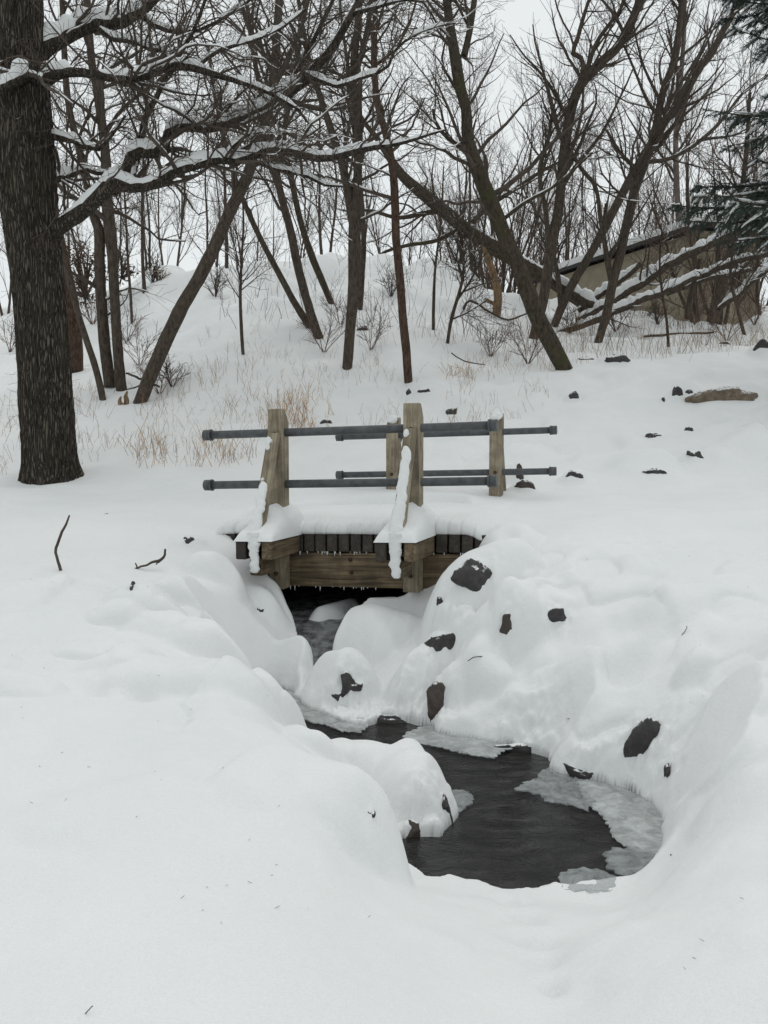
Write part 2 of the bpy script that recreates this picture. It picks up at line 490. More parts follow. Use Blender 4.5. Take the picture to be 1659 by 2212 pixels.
for px, py, s, d in PITS:
    r = ray(px, py)
    yy = np.geomspace(1.5, 12, 900)
    hh = base_h(r[0] * yy, yy)
    k = np.argmax(r[2] * yy < hh)
    PITW.append((r[0] * yy[k], yy[k], s, d))

def flat(px, py, z=0.0):
    r = ray(px, py)
    Y = (z - EYE) / r[2]
    return (r[0] * Y, Y)

POOL = [flat(*p) for p in [(850, 1889), (880, 1893), (905, 1903), (935, 1928), (960, 1918), (1000, 1921), (1035, 1918), (1070, 1932), (1110, 1940), (1150, 1930),
        (1190, 1906), (1240, 1912), (1290, 1910), (1370, 1896), (1425, 1858), (1440, 1790), (1405, 1738), (1330, 1703), (1235, 1690), (1192, 1665),
        (1195, 1637), (1150, 1624), (1090, 1618), (1050, 1606), (950, 1590), (925, 1573), (885, 1560), (830, 1562), (775, 1570), (740, 1567), (690, 1545), (640, 1515), (612, 1494), (585, 1487)]]
POOL += [(-.86, 6.0), (-.75, 5.7), (-.62, 5.4), (-.55, 5.1), (-.40, 4.85), (-.15, 4.70), (.10, 4.62), (.27, 4.45), (.355, 4.2), (.33, 3.98), (.245, 3.74), (.12, 3.76), (.05, 3.74), (.0, 3.62)]
POOL = np.array(POOL)
UPPER = np.array([(-.47, 6.05), (-.55, 6.25), (-.63, 6.55), (-.72, 6.8), (-.85, 7.05), (-.98, 7.3), (-1.0, 7.8), (-.85, 8.3), (-.3, 8.6), (.4, 8.5), (.3, 7.8), (.22, 7.2), (.12, 6.85), (-.1, 6.85), (-.28, 6.7), (-.36, 6.4), (-.40, 6.05)])  # unseen upstream end shut off below the deck to keep daylight out

def sdf(P, x, y):
    """signed distance to polygon, positive outside"""
    d = np.full(x.shape, 1e9); inside = np.zeros(x.shape, bool)
    n = len(P)
    for i in range(n):
        ax, ay = P[i]; bx, by = P[(i + 1) % n]
        ex, ey = bx - ax, by - ay
        t = np.clip(((x - ax) * ex + (y - ay) * ey) / (ex * ex + ey * ey), 0, 1)
        d = np.minimum(d, (x - ax - t * ex) ** 2 + (y - ay - t * ey) ** 2)
        c = ((ay > y) != (by > y))
        inside ^= c & (x < ex * (y - ay) / (ey if ey else 1e-9) + ax)
    d = np.sqrt(d)
    return np.where(inside, -d, d)

def upper_z(y):
    return np.interp(y, [6.0, 6.15, 6.5, 6.9, 9], [-.02, .1, .24, .33, .36])

POST = [(-.50, 6.98, -.12, 7.55, .12, .09), (-.12, 7.55, .1, 7.9, .07, .07), (.2, 7.3, .4, 7.5, .12, .1)]
CRUST = []
BUMPS = []   # snow caps over stones: x, y, r, top z, drop

def height(x, y):
    x = np.atleast_1d(np.asarray(x, float)); y = np.atleast_1d(np.asarray(y, float))
    h = base_h(x, y)
    far = np.clip((y - 7) / 6, 0, 1)
    h = h + fbm(x, y, 1.1, 3, 1) * (0.05 + 0.10 * far) + fbm(x, y, 3.7, 2, 3) * (0.02 + 0.22 * np.clip((y - 11) / 8, 0, 1))
    # half-buried stones make the slope beyond the bridge bumpy
    rb = np.clip((x + .3) / 1.0, 0, 1) * np.clip((y - 9.2) / 1.2, 0, 1) * np.clip((16.5 - y) / 1.5, 0, 1)
    h = h + rb * (np.maximum(vnoise(x, y, .75, 5), 0) ** 1.3 * .5 + np.maximum(vnoise(x, y, .4, 2), 0) * .2)
    # lumpy berm top
    b = np.clip((y - 19) / 4, 0, 1) * np.clip((40 - y) / 8, 0, 1)
    h = h + b * (fbm(x, y, 1.6, 3, 2) * .7)
    near = (y > 1) & (y < 9)
    if near.any():
        xn, yn, hn = x[near], y[near], h[near]
        wx = xn + fbm(xn, yn, .38, 2, 2) * .13; wy = yn + fbm(xn, yn, .34, 2, 5) * .13
        for dm in DOMES:
            px, Y, rx, ry, top, drop = dm[:6]
            pw = dm[6] if len(dm) > 6 else 2.4
            cx = xof(px, Y)
            sel_ = (np.abs(wx - cx) < 2.2 * rx) & (np.abs(wy - Y) < 2.2 * ry)
            r = np.sqrt(((wx[sel_] - cx) / rx) ** 2 + ((wy[sel_] - Y) / ry) ** 2)
            hn[sel_] = smax(hn[sel_], top - drop * (r / 1.06) ** pw, 0.05)
        hn = hn + fbm(xn, yn, .30, 3, 1) * .034 * np.clip((7 - yn) / 1.5, 0, 1)
        lm = np.clip((6.8 - yn) / 1, 0, 1) * np.clip((yn - 3.4) / .6, 0, 1) * np.clip((2.6 - np.abs(xn)) / .5, 0, 1)
        hn = hn + lm * (np.maximum(vnoise(xn, yn, .17, 4), 0) * .06 + np.sqrt(np.maximum(vnoise(xn, yn, .30, 0) - .05, 0) + 1e-5) * .11 * np.clip(np.abs(xn - .1) / .6, .45, 1))
        h = h.copy(); h[near] = hn
    for cx, cy, s, d in PITW:
        rr = ((x - cx) ** 2 + (y - cy) ** 2) / s ** 2
        h = h - d * np.exp(-rr)
    z = h + EYE
    for cx, cy, r0, top, drop in BUMPS:
        m = (np.abs(x - cx) < 3 * r0) & (np.abs(y - cy) < 3 * r0)
        if m.any():
            xs, ys = x[m], y[m]
            r = np.sqrt((xs - cx) ** 2 + (ys - cy) ** 2) / r0
            z[m] = smax(z[m], top - drop * r ** 2.2, 0.35 * drop)
    m = (y > 3) & (y < 10.5) & (x > -2.4) & (x < 2.6)
    if m.any():
        xs, ys, zs = x[m], y[m], z[m]
        jag = fbm(xs, ys, .07, 2, 4) * 0.004 + fbm(xs, ys, .20, 2, 5) * .055
        d0 = sdf(POOL, xs, ys)
        d = d0 + jag * np.clip(1.2 - np.abs(d0) * 12, .1, 1)
        st = np.maximum(np.clip((.45 - xs) / .3, 0, 1), np.clip((xs - 1.0) / .15, 0, .35)) * np.clip((5.6 - ys) / .5, 0, 1)
        dp = np.maximum(d, 0)
        prof = np.where(d > 0, 0.025 + (.30 + .66 * st) * dp / np.sqrt(dp + .16) + (1.15 - .85 * st) * dp, -0.25)
        crust = np.clip(1 - np.abs(d0 - .02) / .16, 0, 1) * fbm(xs, ys, .09, 3, 0) * .016
        zs = zs + crust * (d0 > 0)
        prof = np.where(d > 0, prof, np.maximum(-0.25, 0.025 + d * 20))
        zs = -smax(-zs, -prof, 0.03) 
        du = sdf(UPPER, xs, ys) + jag
        uz = upper_z(ys)
        pu = np.where(du > 0, uz + 0.02 + .9 * np.sqrt(np.maximum(du, 0) + 1e-6) + .5 * np.maximum(du, 0), uz - .2)
        pu = np.where(du > 0, pu, np.maximum(uz - .2, uz + .02 + du * 15))
        zs = -smax(-zs, -pu, 0.03)
        for ax, ay, bx, by, rr, dz in POST:
            ex, ey = bx - ax, by - ay
            t = np.clip(((xs - ax) * ex + (ys - ay) * ey) / (ex * ex + ey * ey), 0, 1)
            r = np.sqrt((xs - ax - t * ex) ** 2 + (ys - ay - t * ey) ** 2) / (rr * (1 + .5 * vnoise(xs, ys, .15, 1)))
            zs = np.maximum(zs, upper_z(ys) + dz * (1 - r ** 2))
        z[m] = zs
    for cx, cy, r0, am in CRUST:
        m = (np.abs(x - cx) < r0) & (np.abs(y - cy) < r0)
        if m.any():
            w = np.clip(1.2 - np.sqrt((x[m] - cx) ** 2 + (y[m] - cy) ** 2) / r0, 0, 1)
            z[m] = z[m] + w * am * (fbm(x[m], y[m], .035, 3, 2) + .6 * vnoise(x[m], y[m], .018, 1))
    z = z + vnoise(x, y, .09, 3) * .006 * np.clip((9 - y) / 4, 0, 1) + vnoise(x, y, .3, 4) * .012
    # trodden path between the far meadow and the bridge: keep it even
    return z

def hit(px, py, y0=1.2, y1=90, n=1500):
    r = ray(px, py)
    yy = np.geomspace(y0, y1, n)
    zz = height(r[0] * yy, yy)
    s = EYE + r[2] * yy - zz
    k = np.argmax(s < 0)
    if s[k] >= 0: k = n - 1
    if k > 0 and s[k] < 0:
        t = s[k - 1] / (s[k - 1] - s[k]); Y = yy[k - 1] + t * (yy[k] - yy[k - 1])
    else: Y = yy[k]
    return at(px, py, Y)

# stones: px, py, w, h (picture pixels), material, cap, label
STONES = [
 (1027, 1263, 66, 70, 'rock', 0, 'large dark boulder bare in the snow just right of the bridge', 'boulder'),
 (966, 1390, 62, 34, 'rock', 0, 'flat-topped dark stone under a square snow cap below the bridge', 'stone'),
 (1097, 1356, 24, 38, 'rock_brown', 0, 'small upright brown stone showing between two snow pillows', 'stone'),
 (1203, 1337, 34, 32, 'rock', 0, 'small round dark stone alone on the right snow bank', 'stone'),
 (757, 1480, 42, 34, 'rock', 0, 'dark stone in the low snow mound left of the stream bend', 'stone'),
 (729, 1507, 22, 26, 'rock', 0, 'little dark stone just above the ice below the notched stone', 'stone'),
 (944, 1534, 40, 76, 'rock_brown', 0, 'tall reddish brown stone standing at the edge of the ice', 'stone'),
 (1388, 1618, 50, 94, 'rock', 0, 'tall dark boulder set in the steep right bank above the pool', 'boulder'),
 (1265, 1674, 52, 32, 'rock', 0, 'wide dark stone low in the snow pillow above the ice shelf', 'stone'),
 (1440, 1675, 13, 50, 'rock', 0, 'narrow dark sliver of stone at the right of the pool', 'stone'),
 (958, 1742, 34, 50, 'rock', 0, 'dark pointed stone under the overhanging snow beside the pool', 'stone'),
 (888, 1800, 34, 44, 'rock_brown', 0, 'brown stone under the snow hanging over the pool', 'stone'),
 (905, 1822, 70, 26, 'rock', 0, 'low wet stone at the waterline under the overhanging snow', 'stone'),
 (802, 1755, 16, 16, 'rock', 0, 'tiny stone in the fold left of the overhanging snow', 'stone'),
 (820, 1563, 130, 34, 'rock', 0, 'dark rock with the painted shade of the hollow under frosted snow at the stream bend', 'shaded undercut'),  # dark rock set in to give the shadow of the hollow
 (1140, 1622, 104, 26, 'rock', 0, 'low dark slab standing in for the undercut shade at the back edge of the pool', 'shaded undercut'),  # dark slab added to stand for the shade of the undercut
 (949, 1301, 11, 20, 'rock', 0, 'small dark chip of stone left of the large boulder', 'stone'),
 (563, 1320, 12, 16, 'rock', 0, 'small dark stone in the gully left of the bridge opening', 'stone'),
 (1333, 778, 46, 22, 'rock', 1, 'dark flat stone under snow right of the leaning trunk', 'stone'),
 (1268, 776, 30, 6, 'rock', 1, 'thin dark stone edge touching the foot of the leaning trunk', 'stone'),
 (1240, 858, 16, 18, 'rock', 1, 'small dark stone below the leaning trunk on open snow', 'stone'),
 (1465, 851, 18, 24, 'rock', 1, 'small dark stone left of the big tan boulder', 'stone'),
 (1491, 849, 14, 8, 'rock', 1, 'tiny stone touching the gap before the big tan boulder', 'stone'),
 (1435, 866, 8, 8, 'rock', 1, 'speck of stone two steps left of the tan boulder', 'stone'),
 (1580, 857, 128, 34, 'rock_tan', 1, 'big long tan boulder with snow cap at the far right', 'boulder'),
 (1655, 752, 34, 26, 'rock', 1, 'dark stone cut by the right edge of the picture', 'stone'),
 (1570, 743, 22, 6, 'rock', 1, 'thin dark stone on the far snow ridge at the right', 'stone'),
 (1415, 943, 30, 9, 'rock', 1, 'thin flat stone in the middle of the right snow slope', 'stone'),
 (1490, 931, 16, 9, 'rock', 1, 'small slanted stone above the hooked stone', 'stone'),
 (1505, 985, 24, 24, 'rock', 1, 'hooked dark stone on the right snow slope', 'stone'),
 (1416, 1021, 40, 8, 'rock', 1, 'long thin dark stone edge low on the right slope', 'stone'),
 (1250, 1031, 36, 28, 'rock', 1, 'round dark stone right of the far railing', 'stone'),
 (970, 892, 26, 18, 'rock', 1, 'dark stone just above the railing between the two right posts', 'stone'),
 (917, 846, 22, 12, 'rock', 1, 'dark stone behind the top of the near right post', 'stone'),
 (883, 851, 10, 14, 'rock', 1, 'tiny stone at the foot of the slim trunk behind the post', 'stone'),
 (703, 914, 24, 10, 'rock', 1, 'small stones peeping over the upper rail', 'stone'),
 (785, 712, 22, 10, 'rock_brown', 1, 'brown stone on the bank right of the straight trunk', 'stone'),
 (866, 951, 10, 20, 'rock', 1, 'dark stone seen between the two middle posts', 'stone'),
 (1122, 1030, 16, 36, 'rock_brown', 1, 'upright brown stump of stone beside the far right post', 'stone'),
 (1134, 1055, 36, 20, 'rock_brown', 1, 'low brown stone at the far right post foot', 'stone'),
 (405, 1170, 20, 9, 'rock', 1, 'small dark stone left of the bridge by the path edge', 'stone'),
 (283, 1272, 8, 11, 'rock', 1, 'tiny dark stone below the forked stick', 'stone'),
]
SHAPES = {
 (1027, 1263): [(-34, -8), (-28, -22), (-10, -36), (6, -30), (22, -14), (34, 12), (30, 30), (14, 37), (-8, 20), (-22, 4)],
 (966, 1390): [(-28, -14), (26, -18), (34, -16), (10, 17), (-30, 17)],
 (1097, 1356): [(-8, -16), (0, -20), (8, -12), (12, 18), (4, 20), (-12, 4)],
 (1203, 1337): [(-16, -4), (-8, -16), (8, -17), (17, 4), (0, 12), (-12, 17)],
 (757, 1480): [(-16, -18), (-6, -20), (6, -8), (20, -4), (14, 6), (-4, 8), (-14, 22), (-22, 20), (-14, 2)],
 (944, 1534): [(-14, -28), (-4, -38), (8, -34), (14, -14), (20, 34), (8, 30), (0, 40), (-14, 26), (-20, 8)],
 (1388, 1618): [(-18, -38), (-4, -48), (18, -42), (26, -30), (18, 20), (4, 28), (-10, 48), (-18, 30), (-26, 4)],
 (1265, 1674): [(-30, -16), (-22, -8), (26, -10), (22, 6), (4, 16), (-16, 12)],
 (1580, 857): [(-66, 2), (-40, -10), (-10, -17), (30, -15), (62, -10), (60, 14), (20, 18), (-40, 18)],
 (1250, 1031): [(-18, -4), (-8, -15), (18, -2), (8, 8), (-4, 15), (-14, 10)],
 (970, 892): [(-14, 4), (-2, -8), (12, -10), (12, 2), (-2, 10)],
 (1505, 985): [(-14, -12), (6, -10), (14, 0), (10, 14), (2, 8), (-2, -2), (-12, -4)],
 (958, 1742): [(-14, 24), (-6, -6), (2, -24), (14, 22)],
}
for s in STONES:
    px, py, w, h, mt, cap, lab, cat = s
    P = hit(px, py + (h * .5 if cap else 0))
    if not cap and h >= 30 and py < 1700:
        Y = P[1]; ww, hh = w * Y / F, h * Y / F
        BUMPS.append((P[0], P[1] + ww * .40 + .02, ww * .75, P[2] + hh * .75, hh * .9))
    if cap:
        Y = P[1]; ww, hh = w * Y / F, h * Y / F
        ww = max(ww, .12); r = min(ww * .7, hh * 3) + .05
        BUMPS.append((P[0], P[1] + r * .9, r * 1.3, P[2] + hh * 1.0 + .01, hh * 1.1 + .03))

for s in STONES:
    px, py, w, h = s[:4]
    if py > 1150:
        P = hit(px, py)
        CRUST.append((P[0], P[1], max(w, h) * P[1] / F * .9 + .03, .035))
# nonuniform grid
def axis(segs):
    out = [segs[0][0]]
    for a, b, s0, s1 in segs:
        x = a
        while x < b - 1e-6:
            t = (x - a) / (b - a)
            st = s0 * (s1 / s0) ** t
            x = min(x + st, b)
            out.append(x)
    return np.array(out)
xr = axis([(0, 1.6, .0105, .0105), (1.6, 3.2, .02, .03), (3.2, 12, .035, .16), (12, 60, .2, 3), (60, 600, 5, 80)])
xl = axis([(0, 1.1, .0105, .0105), (1.1, 3.2, .02, .03), (3.2, 12, .035, .16), (12, 60, .2, 3), (60, 600, 5, 80)])
XS = np.r_[-xl[::-1][:-1], xr]
yb = axis([(0, 20, .1, 2), (20, 400, 3, 60)])
YS = np.r_[-yb[::-1][:-1] + 1.3, axis([(1.3, 3.3, .025, .018), (3.3, 6.4, .0105, .0105), (6.4, 9.5, .018, .03), (9.5, 18, .04, .07), (18, 27, .08, .12), (27, 60, .2, 2), (60, 700, 4, 60)])]
gx, gy = np.meshgrid(XS, YS)
gz = height(gx.ravel(), gy.ravel()).reshape(gx.shape)
nx, ny = len(XS), len(YS)
V = np.stack([gx, gy, gz], -1).reshape(-1, 3)
i, j = np.meshgrid(np.arange(ny - 1), np.arange(nx - 1), indexing='ij')
b0 = i * nx + j
Q = np.stack([b0, b0 + 1, b0 + nx + 1, b0 + nx], -1).reshape(-1, 4)
# bare wet soil where the deck keeps the snow off, its shade painted in
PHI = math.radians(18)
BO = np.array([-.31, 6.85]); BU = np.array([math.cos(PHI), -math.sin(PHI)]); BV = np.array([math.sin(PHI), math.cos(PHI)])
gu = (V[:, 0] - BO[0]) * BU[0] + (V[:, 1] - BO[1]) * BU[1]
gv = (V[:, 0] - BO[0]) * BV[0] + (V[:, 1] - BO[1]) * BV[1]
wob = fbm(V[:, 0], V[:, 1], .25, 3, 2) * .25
mud_shade = np.clip((gv + wob - .3) / .12, 0, 1) * (gv < 2.5) * np.clip((1.2 - np.abs(gu)) / .1, 0, 1) * np.clip((.98 - V[:, 2]) / .05, 0, 1)
dpool = sdf(POOL, V[:, 0], V[:, 1])
wet = (V[:, 1] > 3.62) & (V[:, 1] < 6.4) & (dpool > -.05) & (dpool < .2)  # waterline band: wet rock and soil, with undercut shade painted into the colour
lim = .022 + .05 * (fbm(V[:, 0], V[:, 1], .11, 3, 3) + .12) * np.clip((V[:, 1] - 3.62) / .2, 0, 1)
mud_shade = np.maximum(mud_shade, wet * np.clip((lim - V[:, 2]) / .03, 0, 1) * .8)
gme = fastmesh('snow_ground', V, Q)
am = gme.attributes.new('mud_shade', 'FLOAT', 'POINT')
am.data.foreach_set('value', mud_shade.astype(np.float32))
ground = link('snow_ground', gme, mat=M['snow'])
tag(ground, 'deep smooth snow over banks, path and slope', None, None, 'structure')

# ------------------------------------------------------------------ water
def mat_water(name, deep, rough, bs, bd, icy=None):
    m, nt, b = new_mat(name)
    v = coords(nt, (1, 1.7, 1), False)
    n1 = noise(nt, v, 4.2, 6, 0.62, 2.2)
    v2 = coords(nt, (1, 1, 1), False)
    n2 = noise(nt, v2, 9, 6, 0.65, 0.4)
    if icy:
        c = cramp(nt, n2, [(0.35, deep), (0.62, icy)])
    else:
        c = cramp(nt, n2, [(0.35, deep), (0.7, tuple(x * 2.2 for x in deep))])
    nt.links.new(c, b.inputs['Base Color'])
    b.inputs['Roughness'].default_value = rough
    b.inputs['IOR'].default_value = 1.33
    b.inputs['Specular IOR Level'].default_value = 0.42
    p = bump(nt, b, n1, bs, bd)
    bump(nt, b, noise(nt, v, 24, 3, .6, 1.0), bs * .6, bd * .25, p)
    return m
M['water'] = mat_water('dark_stream_water', (0.013, 0.0125, 0.0115), 0.05, 1.0, 0.05)
M['water_icy'] = mat_water('slushy_water', (0.035, 0.035, 0.034), 0.2, 0.8, 0.03, (0.26, 0.27, 0.27))

def grid_obj(name, x0, x1, y0, y1, st, zf, mat):
    xs, ys = np.arange(x0, x1, st), np.arange(y0, y1, st)
    a, b_ = np.meshgrid(xs, ys)
    V = np.stack([a, b_, zf(a, b_)], -1).reshape(-1, 3)
    i, j = np.meshgrid(np.arange(len(ys) - 1), np.arange(len(xs) - 1), indexing='ij')
    q0 = i * len(xs) + j
    return link(name, fastmesh(name, V, np.stack([q0, q0 + 1, q0 + len(xs) + 1, q0 + len(xs)], -1).reshape(-1, 4)), mat=mat)
w1 = grid_obj('pool_water', -1.1, 1.6, 3.1, 6.3, .05, lambda a, b_: 0 * a, M['water'])
tag(w1, 'dark rippled open water of the pool', None, None, 'structure')
w2 = grid_obj('stream_water', -1.3, .9, 6.0, 9.9, .03, lambda a, b_: upper_z(b_) + vnoise(a, b_, .12, 2) * .02, M['water_icy'])
tag(w2, 'slushy grey water coming out from under the bridge', None, None, 'structure')
# ------------------------------------------------------------------ stones
def stone_mesh(name, a, b, c, seed, amp=.16, shape=None):
    bm = bmesh.new()
    bmesh.ops.create_icosphere(bm, subdivisions=4, radius=1)
    rs = np.random.RandomState(seed)
    P = np.array([v.co[:] for v in bm.verts])
    # planar cuts give facets
    for k in range(9):
        n = nrm(rs.randn(3)); dd = rs.uniform(.62, .9)
        s = P @ n
        P = P - np.outer(np.maximum(s - dd, 0) * .92, n)
    f = 1 + amp * fbm(P[:, 0] * 1.0 + seed, P[:, 1] + P[:, 2] * .7, .55, 4, seed % 5) + amp * .5 * fbm(P[:, 2] + seed, P[:, 0] - P[:, 1], .2, 3, 1)
    if shape is not None:
        q = np.array(shape, float) / np.array([a, c]) ; q = q * np.array([1, -1])
        # silhouette radius by direction, in the x-z plane
        th = np.arctan2(P[:, 2], P[:, 0]); rad = np.zeros(len(P)); dx, dz = np.cos(th), np.sin(th)
        for k in range(len(q)):
            A, B_ = q[k], q[(k + 1) % len(q)]
            ex, ez = B_ - A
            den = dx * ez - dz * ex
            den = np.where(np.abs(den) < 1e-9, 1e-9, den)
            t = (A[0] * ez - A[1] * ex) / den; u = (A[0] * dz - A[1] * dx) / den
            ok = (t > 0) & (u >= -.001) & (u <= 1.001)
            rad = np.where(ok, np.maximum(rad, t), rad)
        rad = np.where(rad <= 0, .6, rad)
        flat_ = np.sqrt(P[:, 0] ** 2 + P[:, 2] ** 2)
        P[:, 0] *= rad; P[:, 2] *= rad
        f = 1 + (f - 1) * .6
    P = P * f[:, None] * np.array([a, b, c])
    F3 = np.array([[v.index for v in f_.verts] for f_ in bm.faces])
    bm.free()
    return fastmesh(name, P, F3)

for si, s in enumerate(STONES):
    px, py, w, h, mt, cap, lab, cat = s
    P = hit(px, py)
    Y = P[1]
    a, c = w * Y / F / 2, h * Y / F / 2
    vd = nrm(ray(px, py))
    e = .01
    gxn = (height(P[0] + e, P[1]) - height(P[0] - e, P[1])) / (2 * e)
    gyn = (height(P[0], P[1] + e) - height(P[0], P[1] - e)) / (2 * e)
    n = nrm(np.array([-float(gxn[0]), -float(gyn[0]), 1.0]))
    ins = .30
    if cap:
        b = max(a * .8, .06); c2 = c * 1.7 + .03
        ctr = P + np.array([0, b * .72, -c * .35 - .01])
        a *= 1.35
        if w > 100: c2 *= 1.5; b = c * 2.2; ctr = P + np.array([0, b * .5, -c * .1])
    else:
        b = max(min(a, c) * .8, .02) + .015; c2 = c * 1.5; a *= 1.45
        ctr = P + vd * b * .60 - n * b * .10
    shp = SHAPES.get((px, py))
    if shp is not None:
        k_ = Y / F
        shp = [(qx * k_ * (1.75 if not cap else 1.5), qy * k_ * (1.75 if not cap else 1.7)) for qx, qy in shp]
    o = link('stone' if cat == 'stone' else cat.replace(' ', '_'), stone_mesh('stone', a, b, c2, 11 + si * 7, .2, shp), mat=M[mt], loc=Vector(ctr))
    tag(o, lab, cat, 'stones showing through the snow')

# ------------------------------------------------------------------ ice shelves
def mat_ice(name, colr, alpha=.8):
    m, nt, b = new_mat(name)
    v = coords(nt)
    n1 = noise(nt, v, 13, 6, .65, .8)
    nt.links.new(cramp(nt, n1, [(.3, tuple(x * .72 for x in colr)), (.68, colr)]), b.inputs['Base Color'])
    b.inputs['Roughness'].default_value = .28
    b.inputs['IOR'].default_value = 1.31
    nt.links.new(cramp(nt, n1, [(.3, (alpha - .3,) * 3), (.65, (alpha,) * 3)]), b.inputs['Alpha'])
    p = bump(nt, b, n1, .8, .02)
    bump(nt, b, noise(nt, v, 55, 4, .6), .5, .006, p)
    return m
M['ice'] = mat_ice('grey_clear_ice', (.50, .53, .53), .62)
M['ice_white'] = mat_ice('milky_ice', (.60, .63, .62), .84)
Z1 = lambda p: (745.5 + p[0] * .4494, 1524.8 + p[1] * .4494)
Z2 = lambda p: (474.4 + p[0] * .3677, 1253.7 + p[1] * .3677)
SHELVES = [
 (Z1, [(275,150),(300,128),(400,95),(560,110),(700,130),(830,140),(850,200),(760,210),(715,250),(640,240),(560,225),(430,190),(330,175)], 'ice_white', .022, 'milky ice shelf along the back of the pool under the tall brown stone'),
 (Z1, [(815,405),(870,365),(920,350),(940,320),(990,290),(1060,290),(1120,380),(1190,450),(1160,500),(1090,475),(1020,465),(960,455),(940,430),(880,410)], 'ice', .018, 'frilled ice tongue reaching into the dark water from the right'),
 (Z1, [(1170,470),(1100,340),(1200,330),(1480,380),(1560,560),(1600,690),(1510,720),(1390,690),(1340,670),(1280,620),(1270,570),(1230,520)], 'ice_white', .014, 'broad grey ice slab along the right shore of the pool'),
 (Z1, [(1245,710),(1290,690),(1400,690),(1570,720),(1560,800),(1400,840),(1340,815),(1265,780),(1270,745)], 'ice', .020, 'scalloped ice plate in the lower right corner of the pool'),
 (Z1, [(1020,815),(1080,790),(1150,780),(1230,790),(1280,820),(1380,830),(1350,880),(1200,890),(1050,880)], 'ice', .017, 'oval ice plate at the front shore of the pool'),
 (Z1, [(500,405),(560,403),(590,418),(615,435),(600,470),(560,500),(530,520),(480,520),(470,450)], 'ice', .019, 'small feathered ice piece beside the overhanging snow'),
 (Z2, [(318,700),(400,650),(450,600),(560,680),(680,730),(820,800),(880,850),(820,890),(720,885),(620,845),(530,830),(460,790),(400,760),(350,740)], 'ice_white', .020, 'sloping grey ice shelf at the narrow bend of the stream'),
]
for si, (fz, pts, mt, z0, lab) in enumerate(SHELVES):
    W = np.array([flat(*fz(p), z=z0) for p in pts])
    rs = np.random.RandomState(50 + si)
    out = []
    n = len(W)
    ctr = W.mean(0)
    for k in range(n):
        A, B = W[k], W[(k + 1) % n]
        m_ = max(2, int(np.linalg.norm(B - A) / .012))
        for q in range(m_):
            p = A + (B - A) * q / m_
            sc = abs(math.sin(q * .8 + k)) * .016 + rs.randn() * .004 - .006
            out.append(p + (p - ctr) / np.linalg.norm(p - ctr) * sc)
    out = np.array(out)
    cm = out.mean(0)
    # rings towards the middle so the sheet can undulate, plus an underside
    rings = [(0, -.004), (0, 0.0), (.03, .003), (.08, -.001), (.2, .001), (.4, .002), (.75, .003)]
    VV, K = [], len(out)
    for t, dz in rings:
        q = out + (ctr - out) * t
        zz = z0 + dz + (.010 * fbm(q[:, 0], q[:, 1], .07, 3, 2) if t > 0 else 0)
        VV.append(np.c_[q, np.full(K, 0.) + zz])
    VV.append(np.array([[ctr[0], ctr[1], z0]]))
    VV = np.concatenate(VV) - np.array([ctr[0], ctr[1], 0])
    jj = np.arange(K)
    Qs = [np.stack([r * K + jj, r * K + (jj + 1) % K, (r + 1) * K + (jj + 1) % K, (r + 1) * K + jj], -1) for r in range(len(rings) - 1)]
    T3 = np.stack([(len(rings) - 1) * K + jj, (len(rings) - 1) * K + (jj + 1) % K, np.full(K, len(rings) * K)], -1)
    o = link('ice_shelf', fastmesh('ice_shelf', VV, [np.concatenate(Qs), T3]), mat=M[mt], loc=(ctr[0], ctr[1], 0))
    tag(o, lab, 'ice', 'ice shelves round the open water')

# ------------------------------------------------------------------ footbridge
SL = .027
def B(u, v, z):
    return Vector((BO[0] + u * BU[0] + v * BV[0], BO[1] + u * BU[1] + v * BV[1], z + SL * u))
bridge = thing('footbridge', B(0, 0, 0), 'small wooden footbridge with grey pipe rails and snow on its deck, over the stream', 'bridge')
BL = bridge.location.copy()

def place(o, loc, xdir, zdir):
    x = Vector(xdir).normalized(); z = Vector(zdir); z = (z - x * z.dot(x)).normalized(); y = z.cross(x)
    m = Matrix((x, y, z)).transposed().to_4x4()
    m.translation = Vector(loc) - BL
    o.parent = bridge
    o.matrix_local = m
    return o

def box_me(name, L, W, H, bev=.006, fn=None, seg=1):
    bm = bmesh.new()
    bmesh.ops.create_cube(bm, size=1)
    for v in bm.verts: v.co = Vector((v.co.x * L, v.co.y * W, v.co.z * H))
    if fn: fn(bm)
    bmesh.ops.bevel(bm, geom=bm.edges[:], offset=bev, segments=seg, affect='EDGES')
    me = bpy.data.meshes.new(name)
    bm.to_mesh(me); bm.free()
    return me

def timber(name, p0, p1, w, h, mat, up=(0, 0, 1), bev=.006, fn=None):
    p0, p1 = Vector(p0), Vector(p1)
    o = link(name, box_me(name, (p1 - p0).length, w, h, bev, fn), mat=M[mat])
    return place(o, (p0 + p1) / 2, p1 - p0, up)

DZ = .86   # underside of the deck timbers
plank_me = [box_me('plank', 2.30, .0865, .14 , .006) for k in range(3)]
for me in plank_me:
    me.materials.append(M['wood_dark'])
k = 0
gaps = []
u = -1.42
while u < 1.12:
    o = link('plank', plank_me[k % 3])
    jv = random.uniform(-.006, .006)
    place(o, B(u, .08 + 1.15 + jv, DZ + .07 + random.uniform(-.003, .003)), (B(0, 1, 0) - B(0, 0, 0)), (0, 0, 1))
    gaps.append(u + .0495)
    u += .099; k += 1
